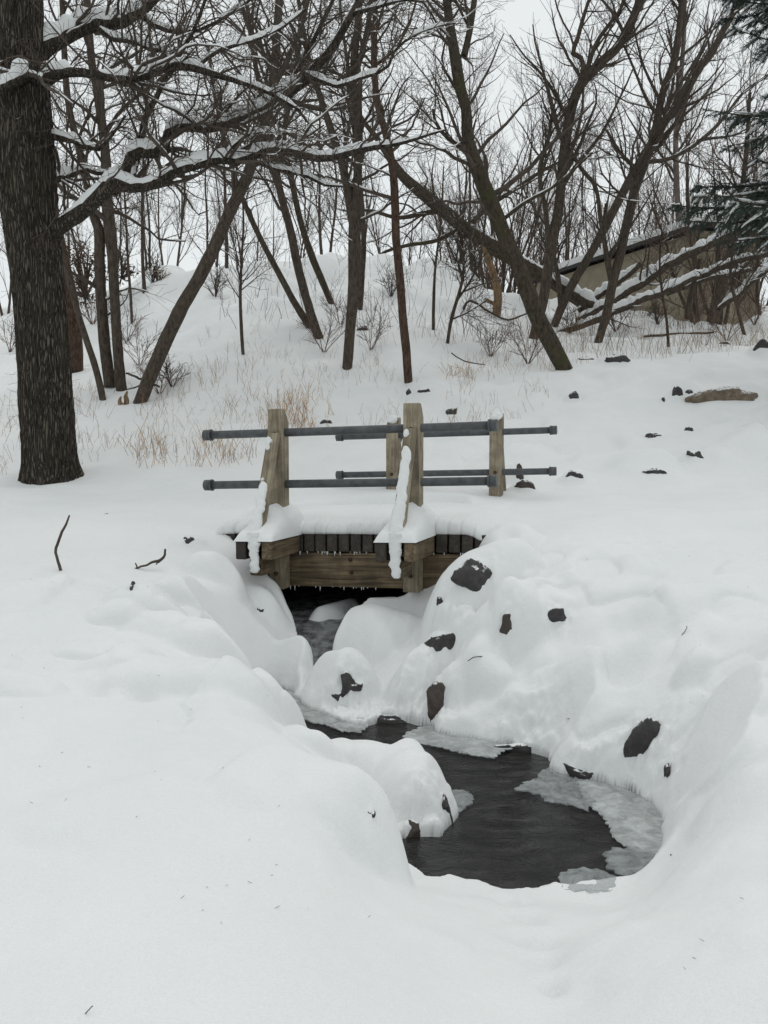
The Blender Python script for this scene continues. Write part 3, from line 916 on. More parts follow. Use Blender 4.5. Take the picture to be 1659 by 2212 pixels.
# beams under the deck
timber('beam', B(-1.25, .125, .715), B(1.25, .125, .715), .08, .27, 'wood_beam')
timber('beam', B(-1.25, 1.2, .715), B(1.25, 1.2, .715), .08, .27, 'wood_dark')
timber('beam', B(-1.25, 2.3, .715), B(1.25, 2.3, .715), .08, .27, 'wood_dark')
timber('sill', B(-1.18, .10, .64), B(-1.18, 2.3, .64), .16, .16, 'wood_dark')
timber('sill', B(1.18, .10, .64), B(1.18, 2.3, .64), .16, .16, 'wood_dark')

def cyl(name, p0, p1, r, mat, sides=14, parent=True):
    p0, p1 = Vector(p0), Vector(p1)
    bm = bmesh.new()
    bmesh.ops.create_cone(bm, cap_ends=True, segments=sides, radius1=r, radius2=r, depth=(p1 - p0).length)
    bmesh.ops.rotate(bm, verts=bm.verts, matrix=Matrix.Rotation(math.pi / 2, 3, 'Y'))
    me = bpy.data.meshes.new(name); bm.to_mesh(me); bm.free()
    for p in me.polygons: p.use_smooth = len(p.vertices) == 4
    o = link(name, me, mat=M[mat])
    return place(o, (p0 + p1) / 2, p1 - p0, (0, 0, 1) if abs((p1 - p0).normalized().z) < .9 else (1, 0, 0))

def bolt(u, v, z, side=-1):
    cyl('bolt', B(u, v, z), B(u, v + side * .012, z), .017, 'bolt', 12)
    cyl('bolt', B(u, v + side * .010, z), B(u, v + side * .026, z), .009, 'bolt', 6)

def lumpy(name, P, seed=0, parent=bridge, mat='snow', smooth=True):
    """P: grid (r, c, 3) of world points closed as a sheet"""
    r, c, _ = P.shape
    i, j = np.meshgrid(np.arange(r - 1), np.arange(c - 1), indexing='ij')
    b_ = i * c + j
    me = fastmesh(name, P.reshape(-1, 3) - np.array(BL), np.stack([b_, b_ + 1, b_ + c + 1, b_ + c], -1).reshape(-1, 4))
    return link(name, me, parent=parent, mat=M[mat])

def Bn(u, v, z):
    return np.stack([BO[0] + u * BU[0] + v * BV[0], BO[1] + u * BU[1] + v * BV[1], z + SL * u], -1)

# snow on the deck: profile from the front edge over the top to the far edge
prof = [(.085, 1.000), (.066, 1.008), (.056, 1.03), (.058, 1.055), (.070, 1.08), (.095, 1.098), (.14, 1.11), (.22, 1.12)] + \
       [(x, 1.125) for x in np.arange(.3, 2.2, .06)] + [(2.25, 1.12), (2.32, 1.10), (2.36, 1.06), (2.36, 1.0)]
prof = np.array(prof)
us = np.arange(-1.6, 1.6, .0085)
U_, PV = np.meshgrid(us, prof[:, 0], indexing='ij')
_, PZ = np.meshgrid(us, prof[:, 1], indexing='ij')
edge = np.clip((.2 - PV) / .12, 0, 1)
gap = np.zeros_like(us)
for q, g in enumerate(gaps):
    gap = np.maximum(gap, np.exp(-((us - g) / .009) ** 2) * (.35 + .65 * ((q * 37) % 10) / 10))
GP = gap[:, None] * edge
nzz = fbm(U_, PV, .10, 3, 1)
PV2 = PV + GP * .022 + edge * nzz * .020
PZ2 = PZ - GP * .018 * (PZ > 1.02) + fbm(U_, PV, .35, 2, 3) * .03 * (PZ > 1.02) + edge * nzz * .012 * (PZ > 1.01)
fall = np.clip((np.abs(U_ + .06) - .98) / .4, 0, 1); fall = fall * fall * (3 - 2 * fall)
lumpy('deck_snow', Bn(U_, PV2 + .10 * fall * edge, PZ2 - .20 * fall))

def post_me(top, inner, L):
    def fn(bm):
        # length runs along x (up); chamfer the top on the inner side (y sign = inner)
        bm.verts.ensure_lookup_table()
    bm = bmesh.new()
    w = .0625
    z0, z1 = 0, L
    pr = [(-w, z0), (w, z0), (w, z1 - .105), (-.01, z1), (-w, z1)]
    if inner < 0: pr = [(-a, b_) for a, b_ in reversed(pr)]
    f1 = [bm.verts.new((-.0625, a, b_)) for a, b_ in pr]
    f2 = [bm.verts.new((.0625, a, b_)) for a, b_ in pr]
    bm.faces.new(f1[::-1]); bm.faces.new(f2)
    n = len(pr)
    for q in range(n):
        bm.faces.new([f1[q], f1[(q + 1) % n], f2[(q + 1) % n], f2[q]])
    bmesh.ops.recalc_face_normals(bm, faces=bm.faces)
    bmesh.ops.bevel(bm, geom=bm.edges[:], offset=.005, segments=1, affect='EDGES')
    # length along local X for the grain
    bmesh.ops.rotate(bm, verts=bm.verts, matrix=Matrix.Rotation(math.pi / 2, 3, 'Y'))
    me = bpy.data.meshes.new('post'); bm.to_mesh(me); bm.free()
    return me

def snow_blob(name, ctr, a, b_, c, seed, parent=bridge):
    me = stone_mesh(name, a, b_, c, seed, .22)
    o = link(name, me, mat=M['snow'])
    m = Matrix.Translation(Vector(ctr) - BL) @ Matrix.Rotation(-PHI, 4, 'Z')
    o.parent = parent; o.matrix_local = m
    return o

def rail_end(o_u, v, z, sgn):
    cyl('end_cap', B(o_u, v, z), B(o_u + sgn * .055, v, z), .044, 'steel', 18)
    cyl('end_cap_lip', B(o_u - sgn * .012, v, z), B(o_u + sgn * .002, v, z), .047, 'steel', 18)

for side, v0, uc, us_, ends in ((-1, 0.0, 0.0, (-.55, .558), (-1.15, 1.14)), (1, 2.45, .17, (-.366, .722), (-.945, 1.265))):
    inn = -side
    for zi, zr in ((0, 1.81), (1, 1.405)):
        if side == -1: eps = [(ends[0] + .012 * zi * 2, ends[1])]
        r = .0325
        cyl('rail', B(ends[0], v0, zr), B(ends[1], v0, zr), r, 'steel', 20)
        rail_end(ends[0], v0, zr, -1); rail_end(ends[1], v0, zr, 1)
    for pi, up_ in enumerate(us_):
        o = link('post', post_me(0, inn, 1.42), mat=M['wood'])
        # local: x up (after rotation x -> -z), keep y across
        base = B(up_, v0, .575)
        m = Matrix((Vector((0, 0, 1)), Vector((BV[0], BV[1], 0)), Vector((-BU[0], -BU[1], 0)))).transposed()
        m = m.to_4x4(); m.translation = base - BL
        o.parent = bridge; o.matrix_local = m
        # outrigger boards on either side of the post
        for du in (-.107, .107):
            timber('outrigger_board', B(up_ + du, v0 + side * .46, DZ + .068), B(up_ + du, v0 - side * .066, DZ + .068), .083, .137, 'wood_dark' if du < 0 else 'wood_beam')
        # brace up the outer side of the post
        timber('brace', B(up_, v0 + side * .40, 1.0), B(up_, v0 + side * .075, 1.80), .088, .06, 'wood', up=(BV[0] * side, BV[1] * side, .3))
        timber('block', B(up_ - .01, v0 + side * .40, DZ - .065), B(up_ - .01, v0 + side * .16, DZ - .065), .10, .13, 'wood_beam')
        if side == -1:
            bolt(up_, v0 - .063, 1.80); bolt(up_, v0 - .063, .70); bolt(up_, v0 - .063, .84)
            # snow piled on the outrigger
            uu = np.linspace(-.168, .168, 46); ss = np.linspace(0, 1, 60)
            A_, S_ = np.meshgrid(uu, ss, indexing='ij')
            VV = -.482 + S_ * .64
            hgt = .035 + .17 * np.clip(S_ * 1.5, 0, 1) ** .8 * np.exp(-(A_ / .13) ** 2) + .06 * np.clip(S_ * 2, 0, 1)
            ed = np.clip((.168 - np.abs(A_)) / .05, 0, 1) * np.clip(S_ / .07, 0, 1)
            hgt = hgt * np.sqrt(np.clip(1 - (1 - ed) ** 2, 0, 1)) + .02 * fbm(A_ + up_ * 7, VV, .08, 3, 1) * ed
            lumpy('outrigger_snow', Bn(up_ + A_ * (.94 + .06 * ed), VV, .997 + hgt))
            # snow plastered on the brace and hanging from the slot between the boards
            def plaster(name, pth, hw, ht, nd, seed):
                rs = np.random.RandomState(seed)
                K = len(pth); m_ = 20; aa = np.arange(m_) * 2 * math.pi / m_
                sm = lambda v: np.convolve(np.pad(v, 3, mode='edge'), np.ones(7) / 7, 'valid')
                ud = np.array([BU[0], BU[1], 0.]); nd = nrm(np.array(nd, float))
                T_ = np.linspace(0, 1, K)
                off = sm(rs.randn(K)) * .010
                edge_ = 1 + .34 * fbm(T_[:, None] * .8 + seed, np.cos(aa)[None] * .2 + np.sin(aa)[None] * .12, .11, 4, 1)
                V = pth[:, None, :] + (off[:, None] + hw[:, None] * np.cos(aa) * edge_)[..., None] * ud + (ht[:, None] * np.sin(aa) * edge_)[..., None] * nd
                kk, j = np.meshgrid(np.arange(K - 1), np.arange(m_), indexing='ij'); b_ = kk * m_
                Qp = np.stack([b_ + j, b_ + (j + 1) % m_, b_ + m_ + (j + 1) % m_, b_ + m_ + j], -1).reshape(-1, 4)
                link(name, fastmesh(name, V.reshape(-1, 3) - np.array(BL), Qp), parent=bridge, mat=M['snow'])
            rs_ = np.random.RandomState(40 + pi)
            K = 60; t = np.linspace(0, 1, K)
            pth = Bn(np.full(K, up_ + .004), np.full(K, -.462) + .01 * t, 1.06 - t * (.30 + .02 * pi))
            hw = (.047 - .014 * t + .002 * np.sin(t * 9 + pi)) * np.clip((1.03 - t) * 14, .15, 1) ** .5
            plaster('hanging_snow', pth, hw, hw * .62, (-BV[0], -BV[1], 0), 60 + pi)
            K = 90; t = np.linspace(0, 1, K)
            top_t = .50 if pi == 0 else .80
            pth = Bn(np.full(K, up_ - .004), -.425 + t * top_t * .325, 1.03 + t * top_t * .80)
            hw = (.046 - .012 * t + .001 * np.sin(t * 7 + pi)) * np.clip((1.02 - t) * 12, .2, 1) ** .5
            plaster('brace_snow', pth, hw, np.full(K, .026) * (1 - .3 * t), (-BV[0] * .8, -BV[1] * .8, .45), 70 + pi)
            for (zz, s_) in (((1.74, .028), (1.70, .02), (1.45, .013), (1.37, .012)) if pi == 0 else ((1.77, .026),)):
                tt = (zz - 1.0) / .8
                snow_blob('snow_patch', B(up_ - .02, -.40 + tt * .325 - .035, zz), s_, .014, s_ * 1.3, int(zz * 100))
        else:
            snow_blob('post_snow', B(up_, v0 - .03, 1.97), .062, .05, .05, 5 + pi)
            bolt(up_, v0 - .063, 1.405)
        if side == -1:
            snow_blob('post_snow', B(up_, v0 + .045, 1.955), .058, .032, .03, 9 + pi)
bolt(.03, .085, .70); bolt(.02, .085, .80)
# frost beads and icicles along the lower edges
IC = []
for k in range(75):
    u_ = random.uniform(-.9, 1.1)
    if random.random() < .55: v_, z_ = .075, DZ
    else: v_, z_ = .08, .58
    L = .004 + .034 * random.random() ** 2.5
    p = Bn(np.array([u_, u_]), np.array([v_, v_]), np.array([z_ + .003, z_ - L]))
    IC.append((p, [.005, .001]))
Vt, Qt = tubes(np.array([p for p, r in IC]), np.array([r for p, r in IC]), 5)
tag(link('icicles', fastmesh('icicles', Vt - np.array(BL), Qt), parent=bridge, mat=M['frost']), kind='stuff')
# ------------------------------------------------------------------ trees
def grow(P, Rr, n, lo, hi, length, ang, K, wig, up, rmul=.5, rmin=.0022, taper=.25, rs=R, curl=0.0):
    """children for parents P (N,K0,3), Rr (N,K0): n children per parent (mean) -> (M,K,3), (M,K)"""
    N, K0 = Rr.shape
    M_ = max(1, int(round(N * n)))
    pi = rs.randint(0, N, M_) if n < 1 or N > 1 else np.zeros(M_, int)
    if N > 1:
        L = np.linalg.norm(np.diff(P, axis=1), axis=2).sum(1)
        pi = rs.choice(N, M_, p=L / L.sum())
    t = lo + (hi - lo) * rs.rand(M_)
    f = t * (K0 - 1); i = np.clip(f.astype(int), 0, K0 - 2); fr = (f - i)[:, None]
    p0 = P[pi, i] * (1 - fr) + P[pi, i + 1] * fr
    r0 = Rr[pi, i] * (1 - fr[:, 0]) + Rr[pi, i + 1] * fr[:, 0]
    T = nrm(P[pi, i + 1] - P[pi, i])
    side = nrm(np.cross(T, nrm(rs.randn(M_, 3))))
    a = np.radians(ang + rs.randn(M_) * ang * .3)[:, None]
    d = nrm(T * np.cos(a) + side * np.sin(a))
    L = length * (.45 + rs.rand(M_) * .9) * (1.15 - .55 * t)
    st = (L / (K - 1))[:, None]
    out = np.zeros((M_, K, 3)); out[:, 0] = p0
    cv = nrm(rs.randn(M_, 3)) * curl
    for k in range(1, K):
        d = nrm(d + rs.randn(M_, 3) * wig + np.array([0, 0, up]) + cv)
        out[:, k] = out[:, k - 1] + d * st
    r1 = np.maximum(np.minimum(r0 * rmul, L * .022), rmin)
    rad = r1[:, None] * np.linspace(1, taper, K)[None]
    return out, np.maximum(rad, rmin * .8)

WK = [.86]
def limb(pts, Y, n=None, wig=0.0):
    """pts: (px, py, width px [, depth offset]) -> resampled path (n,3), radii (n)"""
    A = []
    for q in pts:
        px, py, w = q[:3]
        Yq = Y + (q[3] if len(q) > 3 else 0)
        p = at(px, py, Yq)
        A.append([*p, w * Yq / F / 2 * WK[0]])
    A = np.array(A)
    L = np.linalg.norm(np.diff(A[:, :3], axis=0), axis=1).sum()
    n = n or max(6, int(L / .16))
    o = resample(A, n)
    o[:, 3] = np.maximum(o[:, 3], .0011)
    if wig:
        w = R.randn(n, 3) * wig * o[:, 3:4]
        w = (w + np.roll(w, 1, 0)) / 1.5; w[0] = 0; w[-1] = 0
        o[:, :3] += w
    return o[:, :3], o[:, 3]

def pad(Ls, K=24):
    """bring differently long paths to the same number of points"""
    P, Rr = [], []
    for p, r in Ls:
        t = np.linspace(0, len(p) - 1, K)
        i = np.clip(t.astype(int), 0, len(p) - 2); f = (t - i)[:, None]
        P.append(p[i] * (1 - f) + p[i + 1] * f); Rr.append(r[i] * (1 - f[:, 0]) + r[i + 1] * f[:, 0])
    return np.array(P), np.array(Rr)

def bark_disp(p, r, m, seed, amp):
    K = len(p)
    a = np.arange(m) * 2 * math.pi / m
    s = np.r_[0, np.cumsum(np.linalg.norm(np.diff(p, axis=0), axis=1))]
    A_, S_ = np.meshgrid(a, s)
    rr = r.mean()
    circ = np.cos(A_) * .5 + .5
    n1 = fbm(np.cos(A_) * rr * 1 + seed, S_ * .25 + np.sin(A_) * rr, max(rr * .5, .02), 3, seed % 5)
    n2 = vnoise(np.cos(A_) * 3 + seed, np.sin(A_) * 3 + S_ * .8, .6, 2)
    return (1 + amp * n1 + amp * .9 * n2)[None]

def limb_mesh(p, r, m, seed, amp=.12):
    V, Q = tubes(p[None], r[None], m, disp=bark_disp(p, r, m, seed, amp))
    # close the tip
    return V, Q

def snow_on(paths, amount=1.0, m=8, thr=.80, rs=R, cover=.85, fat=.9):
    """lumpy snow lying along the upper side of branches"""
    out = []
    for p, r in paths:
        L = np.r_[0, np.cumsum(np.linalg.norm(np.diff(p, axis=0), axis=1))]
        step = max(float(np.mean(r)) * .55, .018)
        n = int(L[-1] / step)
        if n < 5: continue
        t = np.linspace(0, L[-1], n)
        q = np.stack([np.interp(t, L, p[:, k]) for k in range(3)], 1)
        rr = np.interp(t, L, r)
        T = np.zeros_like(q); T[1:-1] = q[2:] - q[:-2]; T[0] = q[1] - q[0]; T[-1] = q[-1] - q[-2]
        T = nrm(T)
        sl = np.abs(T[:, 2])
        ph = rs.rand() * 100
        nz_ = fbm(t + ph, t * 0 + ph, .45, 3, 1)
        on = np.clip((thr - sl) * 5, 0, 1) * np.clip((nz_ + cover - .5) * 8, 0, 1)
        on = np.convolve(np.pad(on, 2, mode='edge'), np.ones(5) / 5, 'valid')
        lump = .86 + .5 * vnoise(t + ph, t * 0, .11, 3) + .3 * vnoise(t, t * 0 + ph, .05, 4)
        S = nrm(np.cross(T, np.array([0, 0, 1.0]))); U = np.cross(S, T)
        hw = rr * (.55 + .40 * on) * lump * on
        hh = (rr * .72 + .012) * on * lump * fat * amount
        # split in runs
        k = 0
        while k < n:
            if on[k] < .12: k += 1; continue
            e = k
            while e < n and on[e] >= .12: e += 1
            if e - k >= 4:
                seg = slice(k, e)
                w = np.sin(np.linspace(0, math.pi, e - k)) ** .35
                a = np.arange(m) * 2 * math.pi / m
                ctr = q[seg] + U[seg] * (rr[seg] * .70)[:, None]
                ca, sa = np.cos(a), np.sin(a)
                sa = np.where(sa < 0, sa * .5, sa)
                V = ctr[:, None, :] + (hw[seg] * w)[:, None, None] * ca[None, :, None] * S[seg][:, None, :] + (hh[seg] * w)[:, None, None] * sa[None, :, None] * U[seg][:, None, :]
                kk = e - k
                i, j = np.meshgrid(np.arange(kk - 1), np.arange(m), indexing='ij')
                b_ = i * m
                Q = np.stack([b_ + j, b_ + (j + 1) % m, b_ + m + (j + 1) % m, b_ + m + j], -1).reshape(-1, 4)
                out.append((V.reshape(-1, 3), Q))
            k = e
    return cat_mesh(out) if out else None

TRIS = [0]
def add_part(name, parent, VQ, mat, kind=None, label=None):
    if VQ is None: return None
    V, Q = VQ
    TRIS[0] += len(Q) * 2
    o = link(name, fastmesh(name, V - np.array(parent.location), Q), parent=parent, mat=M[mat])
    if kind: o['kind'] = kind
    if label: o['label'] = label
    return o

def crown(paths, spec, seed, rk=1.0):
    """spec: list of levels (n, lo, hi, length, angle, K, wig, up, sides)"""
    rs = np.random.RandomState(seed)
    P, Rr = pad(paths)
    out, lv1 = [], None
    allP = [(P, Rr)]
    for li, (n, lo, hi, ln, ang, K, wig, up, m) in enumerate(spec):
        cP, cR = grow(P, Rr, n, lo, hi, ln, ang, K, wig, up, rs=rs, rmin=(.0044, .0030, .0024)[li] * rk)
        out.append(tubes(cP, cR, m))
        if li == 0: lv1 = (cP, cR)
        P, Rr = cP, cR
    return cat_mesh(out), lv1

def tree(name, label, cat, trunk, Y, stems=(), mat='bark', twig='twig', spec=None, seed=1, group=None, snow=1, side=10, snow_cover=.8, amp=.12, level1snow=True, fat=.9, lo_trunk=.35):
    t0 = limb(trunk, Y)
    # sink the foot
    p, r = t0
    foot = p[0] + nrm(p[0] - p[1]) * .35
    p = np.vstack([foot, p]); r = np.r_[r[0] * 1.12, r * 1.0]
    root = thing(name, (p[1][0], p[1][1], p[1][2]), label, cat, group)
    add_part('trunk', root, limb_mesh(p, r, side + 2, seed, amp), mat)
    paths = [(p, r)]
    for k, s in enumerate(stems):
        q = limb(s, Y)
        paths.append(q)
        add_part('limb', root, limb_mesh(q[0], q[1], max(6, side - 2), seed + k + 1, amp), mat)
    if spec:
        # only the upper part of the trunk bears twigs
        k0 = int(len(p) * lo_trunk)
        src = [(p[k0:], r[k0:])] + paths[1:]
        c, lv = crown(src, spec, seed, max(1, min(1.6, Y / 13)))
        add_part('twigs', root, c, twig, 'stuff')
        if snow and level1snow:
            sel = [(lv[0][i], lv[1][i] * 1.3) for i in range(0, len(lv[0]), 2) if lv[1][i][0] > .006]
            s2 = snow_on(sel, m=5, thr=.7, cover=.55, fat=.9)
            if s2: add_part('branch_snow', root, s2, 'snow', 'stuff')
    if snow:
        add_part('snow', root, snow_on(paths, snow, cover=snow_cover, fat=fat), 'snow', 'stuff')
    return root, paths

def foot_Y(px, py):
    return float(hit(px, py)[1])

# --- the big oak
OY = foot_Y(110, 1030)
oak = thing('oak_tree', hit(110, 1030), 'massive old oak with furrowed bark and snow-laden crooked limbs at the left', 'tree')
tr = [(113, 1075, 150), (112, 1045, 122), (109, 1000, 110), (107, 976, 107), (101, 876, 104), (93, 742, 101), (82, 620, 104), (72, 520, 104), (60, 420, 110), (52, 335, 116), (44, 220, 112), (30, 110, 114), (15, 0, 132), (0, -140, 120), (-10, -300, 100)]
WK[0] = 1.0
tp, tr_r = limb(tr, OY, 150)
WK[0] = .78
# furrowed bark: real ridges running up the trunk
m = 150
a = np.arange(m) * 2 * math.pi / m
s = np.r_[0, np.cumsum(np.linalg.norm(np.diff(tp, axis=0), axis=1))]
A_, S_ = np.meshgrid(a, s)
cx_, cy_ = np.cos(A_), np.sin(A_)
ph = 3.2 * fbm(cx_ * 1.2 + 4, S_ * .9 + cy_, .8, 3, 1)
rid = np.abs(np.sin(A_ * 17 + ph * 2.4 + 1.2 * np.sin(S_ * 4 + A_ * 3))) ** .6
brk = fbm(cx_ * 2 + 9, S_ * 1.6 + cy_ * 2, .22, 3, 2)
big = vnoise(cx_ * .7 + 3, S_ + cy_ * .7, .9, 3)
dsp = 1 + .085 * (rid - .5) + .07 * brk + .10 * big
flare = np.clip((.45 - S_) / .45, 0, 1)
dsp += flare * .22 * np.maximum(0, np.sin(A_ * 4 + 1)) + np.clip((.9 - S_) / .9, 0, 1) ** 2 * .06
add_part('trunk', oak, tubes(tp[None], tr_r[None], m, disp=dsp[None]), 'oak')
OL = [
 [(95, 520, 60, .1), (130, 492, 40, -.1), (160, 470, 38, -.2), (200, 440, 36, -.3), (245, 402, 40, -.4), (290, 405, 26, -.45), (340, 396, 24, -.5), (385, 370, 24, -.6), (430, 355, 22, -.6), (480, 348, 20, -.7), (520, 350, 19, -.7), (560, 330, 19, -.7), (610, 325, 18, -.8), (660, 336, 19, -.8), (700, 343, 18, -.8), (740, 336, 17, -.8), (790, 322, 15, -.9), (840, 315, 11, -.9), (880, 306, 8, -.9), (930, 290, 6, -.9), (965, 280, 4, -.9)],
 [(240, 410, 36, -.4), (272, 375, 34, -.3), (288, 330, 31, -.2), (325, 333, 28, -.2), (355, 322, 26, -.2), (366, 288, 26, -.1), (400, 275, 23, 0), (440, 281, 22, 0), (500, 264, 24, .1), (560, 242, 23, .1), (600, 216, 25, .2), (640, 190, 26, .2), (680, 148, 24, .3), (720, 100, 22, .3), (750, 50, 20, .3), (775, 5, 18, .4), (800, -50, 14, .4)],
 [(60, 190, 60, .1), (100, 168, 34, -.1), (135, 157, 26, -.3), (170, 155, 23, -.4), (215, 165, 22, -.5), (260, 171, 21, -.6), (320, 165, 19, -.6), (355, 148, 21, -.6), (390, 140, 22, -.6), (430, 150, 18, -.6), (480, 166, 15, -.6), (530, 182, 12, -.6), (590, 205, 9, -.5), (650, 240, 6, -.5)],
 [(55, 140, 60, 0), (85, 118, 44, .1), (115, 95, 40, .2), (150, 75, 38, .3), (200, 55, 36, .4), (250, 50, 34, .5), (290, 33, 26, .5), (325, 10, 22, .6), (350, -25, 18, .7)],
 [(70, 150, 40, -.2), (40, 172, 26, -.4), (5, 186, 20, -.5), (-60, 205, 16, -.7)],
 [(212, 62, 15, .4), (250, 86, 13, .2), (290, 90, 12, .1), (320, 105, 11, 0), (355, 112, 10, -.1), (368, 140, 9, -.3)],
 [(285, 385, 18, -.3), (300, 330, 16, .1), (310, 260, 16, .2), (335, 215, 15, .3), (360, 160, 14, .4), (400, 100, 12, .5), (430, 40, 10, .5), (450, -20, 8, .5)],
 [(90, 292, 24, .1), (125, 300, 17, 0), (160, 305, 14, -.1), (185, 318, 13, -.2), (215, 322, 11, -.2), (240, 295, 8, -.2), (270, 250, 6, -.1)],
 [(95, 390, 30, .3), (130, 385, 22, .6), (160, 375, 15, .9), (190, 366, 12, 1.1), (220, 378, 10, 1.3), (260, 360, 7, 1.3)],
 [(545, 345, 12, -.7), (600, 368, 10, -.6), (650, 376, 9, -.5), (700, 400, 7, -.4), (742, 403, 5, -.4)],
 [(655, 158, 14, .2), (700, 178, 11, .1), (730, 187, 10, 0), (790, 165, 9, 0), (834, 148, 8, -.1), (860, 100, 7, -.1), (930, 62, 5, 0), (985, 50, 4, 0)],
 [(760, 30, 12, .3), (810, 17, 9, .3), (850, 5, 8, .3), (895, 0, 7, .2), (924, 12, 6, .2), (940, 50, 5, .2), (972, 82, 4, .2)],
 [(600, 215, 14, .2), (640, 160, 13, .4), (690, 60, 11, .6), (720, 0, 10, .6), (735, -40, 9, .6)],
 [(560, 240, 10, .1), (575, 300, 8, 0), (590, 330, 7, -.2), (640, 310, 6, -.3), (700, 270, 4, -.4)],
 [(480, 348, 9, -.7), (520, 300, 8, -.8), (560, 285, 7, -.9), (640, 290, 5, -1)],
 [(420, 150, 11, -.6), (470, 110, 10, -.5), (540, 90, 8, -.4), (610, 60, 7, -.3), (660, 20, 5, -.2)],
 [(300, 30, 14, .5), (340, 60, 12, .6), (410, 70, 10, .7), (480, 40, 8, .8), (540, 0, 6, .8)],
]
oak_paths = []
for k, l in enumerate(OL):
    q = limb(l, OY, wig=.10)
    oak_paths.append(q)
    add_part('limb', oak, limb_mesh(q[0], q[1], 14 if k < 5 else 8, 30 + k, .16), 'oak')
spec = [(17, .14, 1, 1.25, 55, 9, .24, .03, 4), (5.2, .1, 1, .6, 50, 6, .26, .0, 3), (3.6, .1, 1, .28, 45, 4, .26, -.01, 3)]
c, lv = crown(oak_paths, spec, 5)
add_part('twigs', oak, c, 'twig', 'stuff')
add_part('snow', oak, snow_on(oak_paths, 1.25, m=12, thr=.92, cover=.97, fat=2.0), 'snow', 'stuff')
sel = [(lv[0][i], lv[1][i] * 1.3) for i in range(0, len(lv[0]), 2)]
add_part('branch_snow', oak, snow_on(sel, m=5, thr=.75, cover=.6), 'snow', 'stuff')
# fine hairy shoots on the trunk
tw = grow(tp[None, 20:], tr_r[None, 20:], 420, 0, 1, .42, 75, 5, .16, -.06, rmul=.01, rmin=.0022)
add_part('trunk_shoots', oak, tubes(tw[0], tw[1], 3), 'twig', 'stuff')

WK[0] = .86
